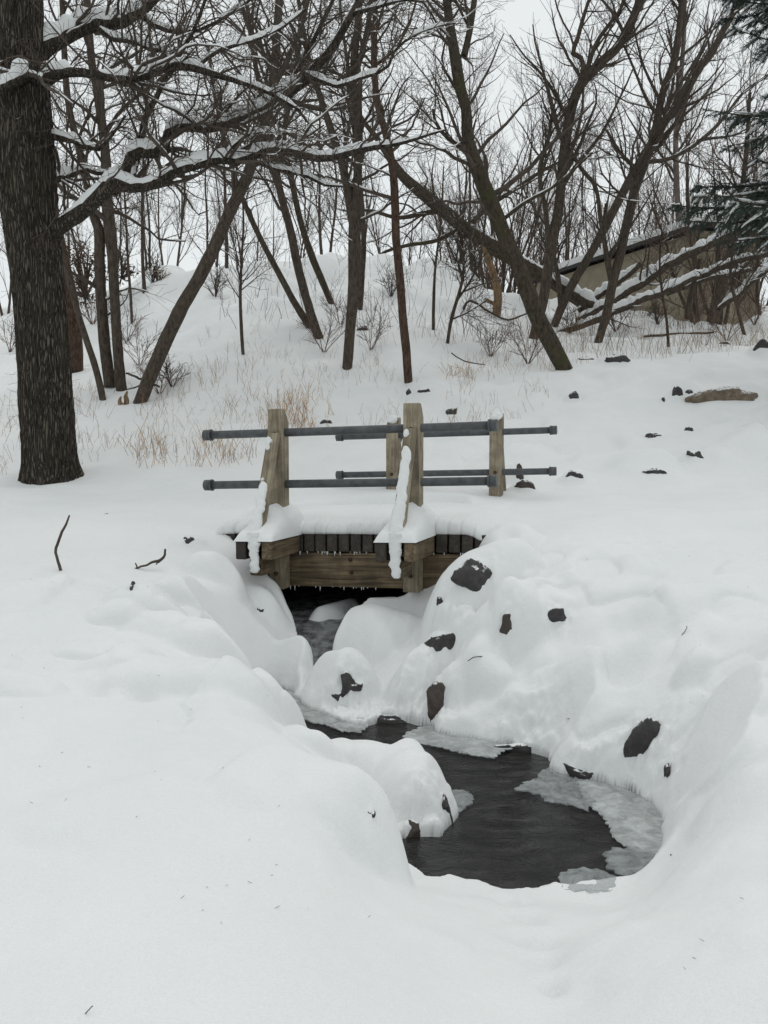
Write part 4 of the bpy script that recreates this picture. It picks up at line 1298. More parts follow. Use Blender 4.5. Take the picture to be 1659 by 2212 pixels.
# --- trees of the middle distance: foot pixel gives the distance
SP1 = [(11, .1, 1, 1.8, 50, 9, .2, .04, 4), (4.6, .1, 1, .95, 46, 6, .22, .02, 3), (3.2, .1, 1, .45, 42, 4, .22, .0, 3)]
SP2 = [(14, .15, 1, 2.0, 40, 9, .12, .07, 4), (5, .1, 1, 1.1, 36, 6, .13, .05, 3), (3.0, .1, 1, .55, 32, 4, .13, .03, 3)]
SPS = [(26, .2, 1, .9, 46, 7, .16, .05, 3), (6, .2, 1, .45, 40, 4, .18, .03, 3)]
TREES = [
 ('straight_tree', 'thick straight twin trunk rising beside the oak, left of the leaning one', [(262, 842, 27), (255, 760, 25), (248, 650, 24), (243, 560, 26), (238, 500, 30), (231, 435, 28), (228, 335, 23), (218, 251, 21), (208, 184, 20), (198, 134, 19), (188, 0, 18), (180, -120, 16)],
   [[(238, 835, 30, .1), (226, 740, 28, .1), (218, 640, 27, .1), (215, 560, 27, .1), (214, 500, 26, .05), (201, 460, 22), (188, 402, 18), (174, 335, 18), (161, 285, 17), (147, 218, 16), (141, 151, 15), (134, 0, 14)],
    [(228, 290, 10), (260, 240, 9), (320, 190, 8), (380, 150, 6)]], 'bark', SP1),
 ('leaning_tree', 'slim dark trunk leaning left from a foot just right of the oak', [(222, 862, 17), (208, 800, 16), (182, 720, 15), (158, 640, 14), (138, 560, 13), (122, 480, 12), (110, 400, 11), (100, 300, 9)], [], 'bark', None),
 ('leaning_tree', 'stout trunk leaning right with a thin line of snow along its left side', [(303, 868, 32), (330, 800, 34), (365, 720, 35), (400, 650, 34), (430, 600, 32), (470, 520, 30), (500, 450, 29), (530, 390, 27), (555, 320, 25), (578, 240, 23), (592, 150, 22), (600, 50, 20), (606, -60, 18)],
   [[(592, 160, 15), (560, 100, 13), (530, 40, 11), (515, -30, 10)], [(585, 200, 14), (620, 130, 13), (650, 60, 11), (670, -20, 10)]], 'bark', SP1),
 ('sapling', 'thin dark sapling standing alone on the open snow slope', [(525, 765, 9), (522, 720, 9), (519, 640, 8), (522, 560, 6), (526, 480, 5), (523, 415, 3)], [], 'bark', SPS),
 ('curved_tree', 'curved trunk nearer the leaning pair, foot lowest of the pair', [(688, 728, 24), (672, 680, 22), (652, 610, 21), (640, 560, 21), (628, 500, 20), (612, 440, 19), (598, 380, 17), (585, 300, 15), (565, 210, 13), (545, 100, 11), (530, -20, 9)], [], 'bark', SP1),
 ('curved_tree', 'snow-lined curved trunk sweeping left from the foot of the curved pair', [(672, 708, 20), (640, 660, 17), (605, 595, 15), (570, 530, 14), (535, 455, 13), (508, 385, 12), (485, 300, 10), (462, 200, 8), (450, 100, 6)], [], 'bark', SP1),
 ('leaning_tree', 'dark leaning trunk on the bank behind the curved pair', [(716, 655, 15), (698, 612, 17), (672, 550, 17), (650, 480, 15), (632, 400, 14), (614, 300, 12), (630, 200, 11), (650, 80, 9), (660, -20, 8)], [], 'bark_moss', SP1),
 ('straight_tree', 'tall straight forked trunk whose foot stands right above the left post', [(750, 793, 25), (757, 700, 26), (764, 620, 29), (766, 530, 32), (767, 470, 30), (772, 400, 22), (774, 300, 21), (772, 200, 21), (765, 140, 20), (772, 60, 17), (780, -60, 15)],
   [[(764, 480, 24), (752, 420, 22), (738, 350, 19), (715, 280, 17), (692, 210, 14), (670, 140, 12), (655, 60, 10), (640, -30, 8)], [(768, 160, 15), (788, 90, 14), (800, 20, 12), (806, -60, 10)]], 'bark', SP1),
 ('straight_tree', 'slender trunk close behind the tall forked one', [(778, 668, 13), (782, 600, 14), (786, 520, 13), (780, 420, 12), (772, 320, 11), (760, 200, 9), (740, 60, 7), (732, -30, 6)], [], 'bark', SP1),
 ('straight_tree', 'slim knobbly reddish trunk rising behind the near right post', [(882, 824, 21), (878, 760, 21), (870, 680, 21), (864, 600, 21), (856, 520, 20), (853, 440, 20), (849, 370, 19), (836, 300, 17), (815, 220, 16), (808, 130, 15), (810, 50, 13), (812, -40, 11)],
   [[(812, 140, 9), (850, 110, 7), (880, 60, 6), (900, 0, 5)]], 'bark_red', SP1),
 ('leaning_tree', 'long mossy trunk leaning far left across the others, with snow along its top', [(1285, 668, 34), (1240, 640, 34), (1190, 605, 34), (1130, 572, 35), (1060, 530, 36), (1000, 490, 34), (950, 448, 32), (900, 408, 28), (868, 378, 25), (838, 335, 18), (812, 295, 14), (790, 268, 11), (768, 230, 8)],
   [[(1010, 495, 14), (1050, 450, 12), (1110, 410, 10), (1170, 370, 8), (1250, 330, 6)], [(960, 455, 13), (920, 460, 12), (860, 470, 10), (800, 455, 8), (740, 455, 5)], [(1000, 490, 12), (940, 520, 10), (880, 530, 9), (830, 545, 7), (780, 580, 4)]], 'bark_moss', SP1),
 ('leaning_tree', 'big mossy trunk leaning left from the snow terrace, broken fork at its side', [(1218, 796, 40), (1198, 755, 42), (1165, 692, 42), (1140, 632, 41), (1115, 562, 38), (1090, 512, 38), (1065, 445, 37), (1045, 400, 36), (1026, 350, 33), (1010, 295, 28), (1008, 240, 26), (992, 180, 27), (981, 110, 26), (970, 40, 23), (960, -40, 18)],
   [[(1003, 120, 17), (1014, 70, 15), (1022, 20, 14), (1030, -40, 12)], [(1080, 480, 10), (1130, 440, 9), (1200, 400, 7), (1280, 330, 5)], [(1025, 345, 12), (990, 315, 11), (958, 290, 9), (940, 262, 8), (935, 236, 6)]], 'bark_moss', SP1),
 ('broken_snag', 'pale broken snag with a splintered top under the leaning trunks', [(1072, 682, 22), (1076, 640, 21), (1070, 605, 19), (1056, 565, 17), (1046, 540, 12), (1042, 530, 4)], [[(1075, 660, 10), (1055, 650, 9), (1046, 645, 8)]], 'bark_tan', None),
 ('sapling', 'forked sapling with spread thin branches below the long leaning trunk', [(967, 741, 8), (974, 695, 9), (988, 645, 8), (1000, 600, 7), (1000, 540, 5), (985, 480, 4)], [[(988, 648, 6), (1020, 600, 5), (1040, 560, 4)], [(975, 690, 5), (1010, 675, 4), (1050, 650, 3)]], 'bark', SPS),
 ('sapling', 'slim snapped sapling left of the forked sapling', [(936, 712, 8), (937, 640, 8), (941, 570, 6), (950, 500, 5), (955, 430, 4), (958, 360, 3)], [], 'bark', SPS),
 ('tall_tree', 'tall dark trunk sweeping up to the right behind the terrace stones', [(1152, 732, 24), (1160, 700, 24), (1174, 648, 25), (1184, 579, 25), (1194, 520, 25), (1205, 460, 24), (1212, 400, 24), (1218, 334, 24), (1228, 267, 24), (1240, 215, 24), (1258, 178, 24), (1292, 140, 23), (1332, 104, 22), (1359, 57, 21), (1379, 10, 20), (1395, -50, 18)],
   [[(1180, 600, 14), (1186, 550, 13), (1178, 451, 12), (1168, 401, 11), (1166, 361, 11), (1182, 310, 9), (1195, 230, 7)], [(1240, 215, 15), (1258, 160, 13), (1257, 127, 12), (1236, 112, 12), (1246, 90, 11), (1258, 45, 9), (1275, -10, 7)], [(1262, 172, 12), (1290, 90, 10), (1340, 20, 8), (1360, -30, 6)], [(1228, 320, 9), (1260, 370, 10), (1285, 400, 10), (1300, 480, 9)]], 'bark', SP2),
 ('tall_tree', 'long straight trunk slanting to the upper right with a snowy fork low down', [(1198, 702, 20), (1219, 650, 22), (1238, 612, 21), (1278, 544, 20), (1302, 501, 21), (1339, 428, 21), (1379, 358, 22), (1405, 314, 21), (1439, 257, 20), (1472, 217, 18), (1506, 157, 16), (1539, 107, 14), (1572, 50, 13), (1610, -10, 11)],
   [[(1212, 665, 15), (1206, 600, 13), (1198, 560, 11), (1190, 500, 9)], [(1375, 365, 10), (1340, 330, 8), (1310, 280, 6)]], 'bark', SP2),
 ('tall_tree', 'dark trunk with a bowed middle right of the slanting one', [(1292, 740, 20), (1309, 683, 22), (1323, 614, 23), (1337, 562, 24), (1350, 500, 23), (1362, 450, 23), (1376, 390, 22), (1398, 335, 20), (1415, 284, 19), (1432, 200, 18), (1455, 134, 17), (1466, 67, 15), (1474, -20, 13)],
   [[(1322, 615, 16), (1312, 560, 14), (1304, 500, 11), (1310, 440, 9)], [(1395, 350, 11), (1439, 345, 10), (1489, 321, 10), (1539, 281, 9), (1572, 244, 8), (1606, 200, 7), (1665, 158, 5)], [(1432, 262, 10), (1400, 220, 8), (1370, 150, 6), (1340, 80, 5)]], 'bark', SP2),
 ('birch_tree', 'snow-plastered pale trunk standing in front of the tan building', [(1480, 650, 17), (1476, 600, 16), (1471, 540, 15), (1466, 468, 15), (1462, 401, 14), (1460, 301, 13), (1468, 200, 12), (1476, 100, 11), (1480, -10, 10)], [], 'twig_grey', SP2),
 ('sapling', 'thin upright stem before the fallen logs at the right', [(1444, 749, 7), (1440, 690, 7), (1430, 631, 6), (1425, 560, 5), (1430, 500, 4)], [], 'bark_red', SPS),
 ('sapling', 'crooked sapling at the far right above the snow terrace', [(1607, 722, 9), (1593, 666, 8), (1578, 600, 7), (1583, 527, 6), (1570, 460, 4)], [[(1590, 660, 5), (1620, 600, 4), (1650, 560, 3)]], 'bark', SPS),
 ('sapling', 'thin stem on the bank top left of the leaning trunk', [(490, 578, 9), (489, 520, 9), (487, 450, 8), (485, 380, 7), (480, 300, 6), (474, 200, 5)], [], 'bark', SPS),
 ('sapling', 'slim stem at the left end of the snow bank', [(312, 630, 10), (308, 560, 8), (307, 480, 7), (308, 400, 6), (312, 300, 5), (318, 200, 4)], [], 'bark', SPS),
 ('sapling', 'thin bent stem right of the twin trunk', [(285, 698, 7), (282, 640, 7), (276, 560, 6), (272, 480, 5), (268, 400, 4)], [], 'bark', SPS),
 ('sapling', 'very thin dark stem at the left picture edge', [(40, 690, 6), (25, 600, 6), (12, 520, 5), (0, 430, 4), (-10, 330, 3)], [], 'bark', SPS),
 ('thick_tree', 'dark stump-like trunk among the fallen logs at the right', [(1548, 668, 24), (1560, 620, 22), (1572, 560, 20), (1590, 500, 17), (1600, 430, 14), (1612, 330, 11), (1620, 200, 8)], [], 'bark', SP2),
 ('thick_tree', 'reddish broken trunk leaning behind the oak', [(160, 802, 44), (158, 740, 46), (154, 680, 44), (146, 620, 38), (136, 560, 30), (126, 500, 22)], [], 'bark_red', None),
]
seed = 100
for nm, lab, trunk, stems, mt, spc in TREES:
    fx, fy = trunk[0][:2]
    Y = foot_Y(fx, min(fy, 2000))
    side = 12 if trunk[0][2] > 14 else 7
    if nm == 'birch_tree': Y = 27.0
    if nm in ('tall_tree', 'thick_tree'): Y = min(Y, 24.0)
    tree(nm, lab, 'tree' if nm != 'sapling' else 'sapling', trunk, Y, stems, mt, 'twig' if mt != 'bark_red' else 'twig', spc, seed, None, .8 if trunk[0][2] > 14 else .9, side, lo_trunk=.30 if nm != 'sapling' else .25,
         snow_cover=.75)
    seed += 13
print('tree tris', TRIS[0])
# ------------------------------------------------------------------ fallen logs
LOGS = [
 ('fallen_log', 'longest snow-topped fallen trunk, lowest of the fan of logs at the right', [(1200, 724, 12), (1245, 708, 15), (1292, 690, 16), (1378, 652, 16), (1465, 617, 14), (1552, 579, 13), (1670, 545, 11)], 0),
 ('fallen_log', 'thick fallen trunk with deep snow running up toward the spruce', [(1245, 694, 16), (1309, 662, 18), (1378, 620, 19), (1448, 569, 19), (1517, 537, 18), (1586, 508, 17), (1680, 470, 15)], .8),
 ('fallen_log', 'short broken log stub pointing up in front of the tan building', [(1250, 672, 12), (1300, 635, 13), (1345, 602, 13), (1383, 570, 12)], 1.3),
 ('fallen_log', 'middle fallen branch between the two long snowy logs', [(1440, 636, 9), (1500, 612, 10), (1560, 596, 10), (1670, 572, 8)], 1.6),
 ('fallen_log', 'snowy log slanting at the right edge under the spruce', [(1552, 668, 12), (1600, 634, 13), (1640, 600, 12), (1690, 560, 10)], -.4),
 ('fallen_log', 'pale leaning pole left of the dark stump trunk', [(1484, 688, 12), (1492, 650, 13), (1502, 600, 12), (1512, 560, 10)], .4),
 ('fallen_log', 'low log end under snow beside the foot of the bowed trunk', [(1180, 600, 18), (1215, 622, 22), (1250, 645, 24), (1290, 668, 24)], 1.0),
 ('fallen_log', 'thin bare pole lying flat on the snow at the right', [(1390, 727, 6), (1440, 723, 7), (1500, 720, 6), (1542, 718, 5)], None),
]
for k, (nm, lab, pts, dy) in enumerate(LOGS):
    if dy is None: Y = foot_Y(1460, 722)
    else: Y = 21.5 + dy
    q = limb(pts, Y, wig=.25)
    root = thing(nm, q[0][0], lab, 'log')
    add_part('trunk', root, limb_mesh(q[0], q[1], 12, 300 + k, .14), 'bark')
    add_part('snow', root, snow_on([q], 1.0, m=8, thr=.95, cover=.99, fat=2.6), 'snow', 'stuff')
    if dy is not None and len(pts) > 4:
        c, lv = crown([q], [(13, .2, 1, 1.1, 60, 7, .16, .02, 3), (3.5, .1, 1, .5, 45, 5, .18, 0, 3)], 310 + k, 1.5)
        add_part('twigs', root, c, 'twig', 'stuff')
        sel = [(lv[0][i], lv[1][i] * 1.5) for i in range(0, len(lv[0]), 2)]
        add_part('branch_snow', root, snow_on(sel, m=5, thr=.75, cover=.7), 'snow', 'stuff')

# ------------------------------------------------------------------ thin bare trees on the bank
def brush_proto(seed, h, stems, mat, spread):
    rs = np.random.RandomState(seed)
    paths = []
    for k in range(stems):
        a = rs.rand() * 6.28; ln = spread * (.3 + rs.rand())
        n = 14
        p = np.zeros((n, 3)); d = nrm(np.array([math.cos(a) * ln, math.sin(a) * ln, 1.0]))
        p[0] = [math.cos(a) * .08, math.sin(a) * .08, -.3]
        hh = h * (.6 + .5 * rs.rand())
        for i in range(1, n):
            d = nrm(d + rs.randn(3) * .05 + np.array([0, 0, .03])); p[i] = p[i - 1] + d * hh / n
        paths.append((p, np.linspace(.045 + .03 * rs.rand(), .01, n)))
    V, Q = cat_mesh([tubes(p[None], r[None], 6) for p, r in paths])
    c, lv = crown(paths, [(12, .15, 1, h * .25, 28, 8, .08, .07, 3), (5, .1, 1, h * .13, 26, 5, .08, .05, 3), (2.5, .2, 1, h * .06, 26, 3, .09, .03, 3)], seed, 1.6)
    st = fastmesh('stems', V, Q); st.materials.append(M['bark'])
    tw = fastmesh('twigs', *c); tw.materials.append(M[mat])
    TRIS[0] += (len(Q) + len(c[1])) * 2
    return st, tw
PROT = [brush_proto(401, 7.5, 3, 'twig_red', .35), brush_proto(402, 8.5, 2, 'twig_grey', .2), brush_proto(403, 6.0, 4, 'twig_red', .4), brush_proto(404, 9, 2, 'twig_grey', .15)]
spots = []
rs = np.random.RandomState(77)
for px in np.linspace(985, 1700, 24):
    spots.append((px + rs.uniform(-14, 14), rs.uniform(24.5, 31)))
for px in np.linspace(-60, 960, 17):
    spots.append((px + rs.uniform(-20, 20), rs.uniform(26, 32)))
spots = [q for q in spots if not (1170 < q[0] < 1500 and q[1] < 33)] + [(1215, 34.5), (1290, 34), (1360, 35), (1430, 36)] + [(1010 + 78 * q_, 33 + (q_ * 37 % 5)) for q_ in range(9)]
spots.sort()
SEG = [(-200, 60, 'behind and left of the oak'), (60, 300, 'behind the twin trunk'), (300, 480, 'over the left snow bank'), (480, 700, 'behind the curved pair'), (700, 960, 'behind the tall forked trunk'),
       (960, 1090, 'behind the long leaning trunk'), (1090, 1500, 'near the tan building'), (1500, 1800, 'behind the spruce boughs')]
ORD = ['first', 'second', 'third', 'fourth', 'fifth', 'sixth', 'seventh', 'eighth', 'ninth', 'tenth', 'eleventh', 'twelfth', 'thirteenth', 'fourteenth', 'fifteenth', 'sixteenth', 'seventeenth', 'eighteenth']
cnt = {}
for k, (px, Y) in enumerate(spots):
    sg = [q for q in SEG if q[0] <= px < q[1]][0][2]
    cnt[sg] = cnt.get(sg, -1) + 1
    x = xof(px, Y)
    z = float(height(x, Y)[0])
    t = thing('thin_tree', (x, Y, z - .05), ORD[cnt[sg]] + ' thin bare tree from the left ' + sg, 'tree', 'thin bare trees behind the bank')
    st, tw = PROT[rs.randint(4) if px > 980 else (1, 3)[rs.randint(2)]]
    t.rotation_euler.z = rs.rand() * 6.28
    s_ = rs.uniform(.75, 1.15) * (1.0 if px > 980 else .72)
    t.scale = (s_, s_, s_)
    a_ = link('stems', st, parent=t); a_['kind'] = 'stuff'
    b_ = link('twigs', tw, parent=t); b_['kind'] = 'stuff'

# ------------------------------------------------------------------ low shrubs
def shrub_proto(seed, h, stems):
    rs = np.random.RandomState(seed)
    paths = []
    for k in range(stems):
        a = rs.rand() * 6.28
        n = 8; p = np.zeros((n, 3)); d = nrm(np.array([math.cos(a) * .5, math.sin(a) * .5, 1.0])); p[0, 2] = -.05
        for i in range(1, n):
            d = nrm(d + rs.randn(3) * .12); p[i] = p[i - 1] + d * h * (.5 + .6 * rs.rand()) / n
        paths.append((p, np.linspace(.009, .004, n)))
    V, Q = cat_mesh([tubes(p[None], r[None], 4) for p, r in paths])
    c, lv = crown(paths, [(7, .2, 1, h * .3, 38, 5, .15, .05, 3), (3, .2, 1, h * .14, 38, 3, .15, .0, 3)], seed, 1.0)
    V, Q = cat_mesh([(V, Q), c])
    me = fastmesh('shrub', V, Q); me.materials.append(M['twig_red' if seed % 2 else 'twig'])
    return me
SH = [shrub_proto(501, 1.0, 8), shrub_proto(502, .8, 10), shrub_proto(503, 1.3, 6)]
SHP = [(345, 850, 0, 'thin bare shrub growing by the foot of the snow-lined leaning trunk'), (372, 835, 1, 'low twiggy shrub just right of the leaning trunk foot'), (300, 790, 2, 'sparse bare shrub between the twin trunk and the leaning trunk'),
 (465, 640, 1, 'small dark shrub on the upper snow bank at the left'), (700, 760, 2, 'sprawling twiggy shrub between the curved pair and the straight forked trunk'), (800, 755, 2, 'wide bare shrub right of the straight forked trunk'),
 (735, 700, 0, 'tangled shrub close behind the straight forked trunk'), (845, 640, 1, 'shrub on the bank behind the knobbly reddish trunk'), (1060, 770, 0, 'low dry shrub left of the terrace trunk foot'), (1140, 785, 2, 'arching bare shrub at the foot of the big leaning trunk'),
 (1330, 715, 0, 'dense bare shrub at the foot of the bowed trunk'), (1420, 700, 1, 'low twigs under the fallen logs'), (1500, 700, 2, 'bare shrub before the pale leaning pole'), (1570, 735, 2, 'thin arching twigs on the terrace edge at the right'),
 (1230, 720, 1, 'tangled low shrub where the fallen logs meet'), (1630, 700, 0, 'bare shrub at the right picture edge'), (20, 760, 2, 'bare shrub at the left picture edge behind the oak'), (200, 700, 0, 'bare shrub seen between oak and twin trunk'),
 (275, 740, 2, 'upright thin twigs beside the twin trunk'), (330, 610, 1, 'tan shrub on top of the left snow bank')]
for px, py, k, lab in SHP:
    P = hit(px, py)
    o = link('shrub', SH[k], loc=Vector(P)); o.rotation_euler.z = px * .7
    s_ = P[1] / 18; o.scale = (s_, s_, s_)
    tag(o, lab, 'shrub', 'bare shrubs in the snow')

# ------------------------------------------------------------------ bushes that kept their brown leaves
def leafy(name, lab, pts, Y, mat, n, sz, seed):
    rs = np.random.RandomState(seed)
    root = thing(name, at(pts[0][0], pts[0][1], Y), lab, 'bush')
    C_ = []
    for px, py, rpx in pts:
        c = at(px, py, Y); C_.append((c, rpx * Y / F))
    Vs, Fs = [], []
    tw = []
    for c, r in C_:
        k = int(n * r * r)
        q = c + nrm(rs.randn(k, 3)) * (rs.rand(k, 1) ** .5) * r * np.array([1, .9, .75])
        a_ = nrm(rs.randn(k, 3)); b_ = nrm(np.cross(a_, rs.randn(k, 3)))
        s_ = sz * (.6 + rs.rand(k, 1))
        quad = np.stack([q - a_ * s_, q + b_ * s_ * .5, q + a_ * s_, q - b_ * s_ * .5], 1)
        Vs.append(quad.reshape(-1, 3))
        for j in range(14):
            e = c + nrm(rs.randn(3)) * r * .95
            st_ = root.location[:]
            tw.append(resample(np.array([[*st_], [*(c + (e - c) * .3)], [*e]]), 8))
    V = np.concatenate(Vs); Q = np.arange(len(V)).reshape(-1, 4)
    add_part('leaves', root, (V, Q), mat, 'stuff')
    P = np.array(tw); add_part('stems', root, tubes(P, np.tile(np.linspace(.018, .005, 8), (len(P), 1)), 4), 'twig', 'stuff')
leafy('leafy_bush', 'dark bush still holding brown leaves between the oak and the twin trunk', [(185, 640, 26), (165, 600, 38), (190, 560, 40), (160, 545, 36), (215, 590, 30), (150, 630, 30)], 22.0, 'leaf', 900, .035, 601)
leafy('leafy_bush', 'smaller brown-leaved bush just right of the twin trunk', [(262, 600, 22), (270, 575, 24), (262, 550, 20), (285, 590, 18)], 23.0, 'leaf', 700, .035, 602)
leafy('dry_bush', 'tan dried bush on the crest of the left snow bank', [(345, 625, 14), (350, 600, 24), (335, 585, 18)], 23.5, 'grass_pale', 500, .03, 603)

# ------------------------------------------------------------------ spruce at the right edge
sp_Y = 13.2
sp_x = xof(1800, sp_Y)
sp_z = float(height(sp_x, sp_Y)[0])
spruce = thing('spruce_tree', (sp_x, sp_Y, sp_z), 'dark green spruce reaching in from the right edge with snow on its boughs', 'tree')
tpz = np.array([[sp_x, sp_Y, sp_z - .4 + t] for t in np.linspace(0, 12, 40)])
add_part('trunk', spruce, limb_mesh(tpz, np.linspace(.2, .05, 40), 14, 7, .1), 'bark')
def bough_proto(seed, L):
    rs = np.random.RandomState(seed)
    n = 16; t = np.linspace(0, 1, n)
    main = np.stack([t * L, .08 * np.sin(t * 4 + seed) * t, -.55 * t * L * .5 + .38 * t ** 2 * L * .55], 1)
    subs, rad = [], []
    for k in range(46):
        u = .12 + .88 * rs.rand(); i = u * (n - 1); i0 = int(min(i, n - 2)); p = main[i0] + (main[i0 + 1] - main[i0]) * (i - i0)
        sgn = 1 if k % 2 else -1
        ln = (.62 * (1.05 - u) + .12) * L * .45 * (.6 + .6 * rs.rand())
        d = nrm(np.array([.75, sgn * 1.0, -.25 + .25 * rs.randn()]))
        q = [p]
        for j in range(7):
            d = nrm(d + rs.randn(3) * .12 + np.array([.03, 0, -.05])); q.append(q[-1] + d * ln / 7)
        subs.append(q); rad.append(np.linspace(.007, .003, 8))
    subs = np.array(subs)
    sec, sr = grow(subs, np.array(rad), 4, .1, 1, .22, 40, 4, .12, -.03, rmul=.6, rs=rs)
    V1, Q1 = tubes(main[None], np.linspace(.028, .006, n)[None], 6)
    V2, Q2 = tubes(subs, np.array(rad), 3)
    V3, Q3 = tubes(sec, sr, 3)
    wood = cat_mesh([(V1, Q1), (V2, Q2), (V3, Q3)])
    # needles: thin slivers all round every twig
    pts, dirs = [], []
    for arr, m_ in ((subs, 70), (sec, 26)):
        k = len(arr) * m_
        i = rs.randint(0, len(arr), k); j = rs.randint(0, arr.shape[1] - 1, k); f = rs.rand(k, 1)
        pts.append(arr[i, j] * (1 - f) + arr[i, j + 1] * f); dirs.append(nrm(arr[i, j + 1] - arr[i, j]))
    p = np.concatenate(pts); d = np.concatenate(dirs)
    s = nrm(np.cross(d, rs.randn(len(p), 3)))
    nd = nrm(d * .8 + s); w = nrm(np.cross(nd, rs.randn(len(p), 3))) * .0035
    ln = .03 + .02 * rs.rand(len(p), 1)
    Vn = np.stack([p - w, p + w, p + nd * ln], 1).reshape(-1, 3)
    Tn = np.arange(len(Vn)).reshape(-1, 3)
    me = fastmesh('bough', np.concatenate([wood[0], Vn]), [wood[1], Tn + len(wood[0])])
    me.materials.append(M['bark']); me.materials.append(M['needle'])
    mi = np.r_[np.zeros(len(wood[1]), np.int32), np.ones(len(Tn), np.int32)]
    me.polygons.foreach_set('material_index', mi)
    # snow resting on the bough
    big = [(subs[i], np.full(8, .028 + .02 * rs.rand())) for i in range(0, len(subs), 2)] + [(main[5:], np.full(n - 5, .04))]
    sn = snow_on(big, 1.0, m=6, thr=.9, cover=.62, rs=rs, fat=.8)
    ms = fastmesh('bough_snow', *sn); ms.materials.append(M['snow'])
    return me, ms
BP = [bough_proto(700 + k, 2.0) for k in range(3)]
rs = np.random.RandomState(9)
nb = 0
for k in range(84):
    z = sp_z + 2.5 + (k / 84) * 7.3 + rs.uniform(-.1, .1)
    # boughs on the side that shows, and some all round
    az = (rs.uniform(140, 250) if k % 4 else rs.uniform(-60, 130))
    L = np.interp(z - sp_z, [0, 2.2, 3.4, 5.5, 10], [.9, 1.0, 1.15, .85, .85]) * rs.uniform(.8, 1.12)
    me, ms = BP[rs.randint(3)]
    o = link('bough', me, parent=spruce); o.location = (0, 0, z - sp_z)
    o.rotation_euler = (rs.uniform(-.2, .2), rs.uniform(-.12, .12), math.radians(az)); o.scale = (L, L, L)
    sn = link('snow', ms, parent=o); sn['kind'] = 'stuff'

# ------------------------------------------------------------------ tan building behind the logs
A0 = at(1195, 592, 32.6); A1 = at(1481, 501, 26.0)
topz = (A0[2] + A1[2]) / 2
dirw = nrm(np.array([A1[0] - A0[0], A1[1] - A0[1], 0])); back = np.array([-dirw[1], dirw[0], 0]); 
if back[1] < 0: back = -back
bld = thing('building', (A1[0], A1[1], 4.6), 'low tan building with dark roof edge and snow on its roof behind the fallen logs', 'building')
def prism(name, corners, z0, z1, mat, parent):
    V = np.array([[c[0], c[1], z0] for c in corners] + [[c[0], c[1], z1] for c in corners])
    n = len(corners)
    Q = np.array([[i, (i + 1) % n, (i + 1) % n + n, i + n] for i in range(n)] + [[3, 2, 1, 0], [4, 5, 6, 7]])
    me = fastmesh(name, V - np.array(parent.location), Q, False)
    o = link(name, me, parent=parent, mat=M[mat]); return o
P0 = A0 - dirw * 2; P1 = A1
W = 2.8
prism('wall', [P0, P1, P1 + back * W, P0 + back * W], 3.6, topz - .12, 'siding', bld)
e = .22
Q0 = P0 - dirw * e - back * e; Q1 = P1 + dirw * e - back * e; Q2 = P1 + dirw * e + back * (W + e); Q3 = P0 - dirw * e + back * (W + e)
# shallow gabled roof: ridge along the long side
mid1 = (Q1 + Q2) / 2; mid0 = (Q0 + Q3) / 2
def roofm(name, dz0, dz1, mat, rise, sh=0):
    pts = [(Q0, 0), (Q1, 0), (Q2, 0), (Q3, 0), (mid1, rise), (mid0, rise)]
    V = np.array([[p[0], p[1], topz + dz0 + r] for p, r in pts] + [[p[0], p[1], topz + dz1 + r] for p, r in pts])
    Fq = np.array([[0, 1, 4, 5], [5, 4, 2, 3], [6, 11, 10, 7], [11, 9, 8, 10], [0, 6, 7, 1], [2, 8, 9, 3]])
    Ft = np.array([[1, 7, 10, 4], [4, 10, 8, 2], [3, 9, 11, 5], [5, 11, 6, 0]])
    me = fastmesh(name, V - np.array(bld.location), [np.concatenate([Fq, Ft])], False)
    return link(name, me, parent=bld, mat=M[mat])
roofm('roof', -.06, .05, 'fascia', .3)
roofm('roof_snow', .06, .26, 'snow', .3)
prism('gable_wall', [P1 + dirw * .02, P1 + dirw * .06, P1 + dirw * .06 + back * W, P1 + dirw * .02 + back * W], topz - .13, topz + .05, 'siding', bld)

# ------------------------------------------------------------------ dry grass
def blades(n, pxr, Yr, hr, mat, name, lab, seed, dens=None, rad=.0022, lean=.25):
    rs = np.random.RandomState(seed)
    px = rs.uniform(*pxr, n * 3); Y = rs.uniform(*Yr, n * 3)
    if dens is not None:
        k = rs.rand(n * 3) < dens(px, Y); px, Y = px[k], Y[k]
    px, Y = px[:n], Y[:n]
    x = xof(px, Y); z = height(x, Y)
    n = len(x); K = 5
    h = rs.uniform(*hr, n) * (Y / 14)
    P = np.zeros((n, K, 3)); d = nrm(np.c_[rs.randn(n) * lean, rs.randn(n) * lean, np.ones(n)])
    P[:, 0] = np.c_[x, Y, z - .03]
    for k in range(1, K):
        d = nrm(d + rs.randn(n, 3) * .10 + np.c_[np.zeros((n, 2)), -rs.rand(n) * .10]); P[:, k] = P[:, k - 1] + d * (h / K)[:, None]
    r = (rad * (.6 + .8 * rs.rand(n)))[:, None] * np.array([1.1, 1, .9, .7, .5])
    parts = [tubes(P, r, 3)]
    sp_, sr = grow(P, r, .9, .4, 1, float(np.mean(h)) * .35, 35, 4, .2, .02, rmul=.8, rmin=rad * .7, rs=rs)
    parts.append(tubes(sp_, sr, 3))
    V, Q = cat_mesh(parts)
    TRIS[0] += len(Q) * 2
    o = link(name, fastmesh(name, V, Q), mat=M[mat]); tag(o, lab, 'grass', None, 'stuff')
g_noise = lambda s, k: (lambda px, Y: np.clip(vnoise(px, Y * 60, s, k) * 3 + .45, 0.03, 1))
blades(650, (-60, 560), (11.2, 16.5), (.15, .48), 'grass_pale', 'dry_grass', 'thin pale dry stalks standing in the snow round the left trees', 801, g_noise(60, 1))
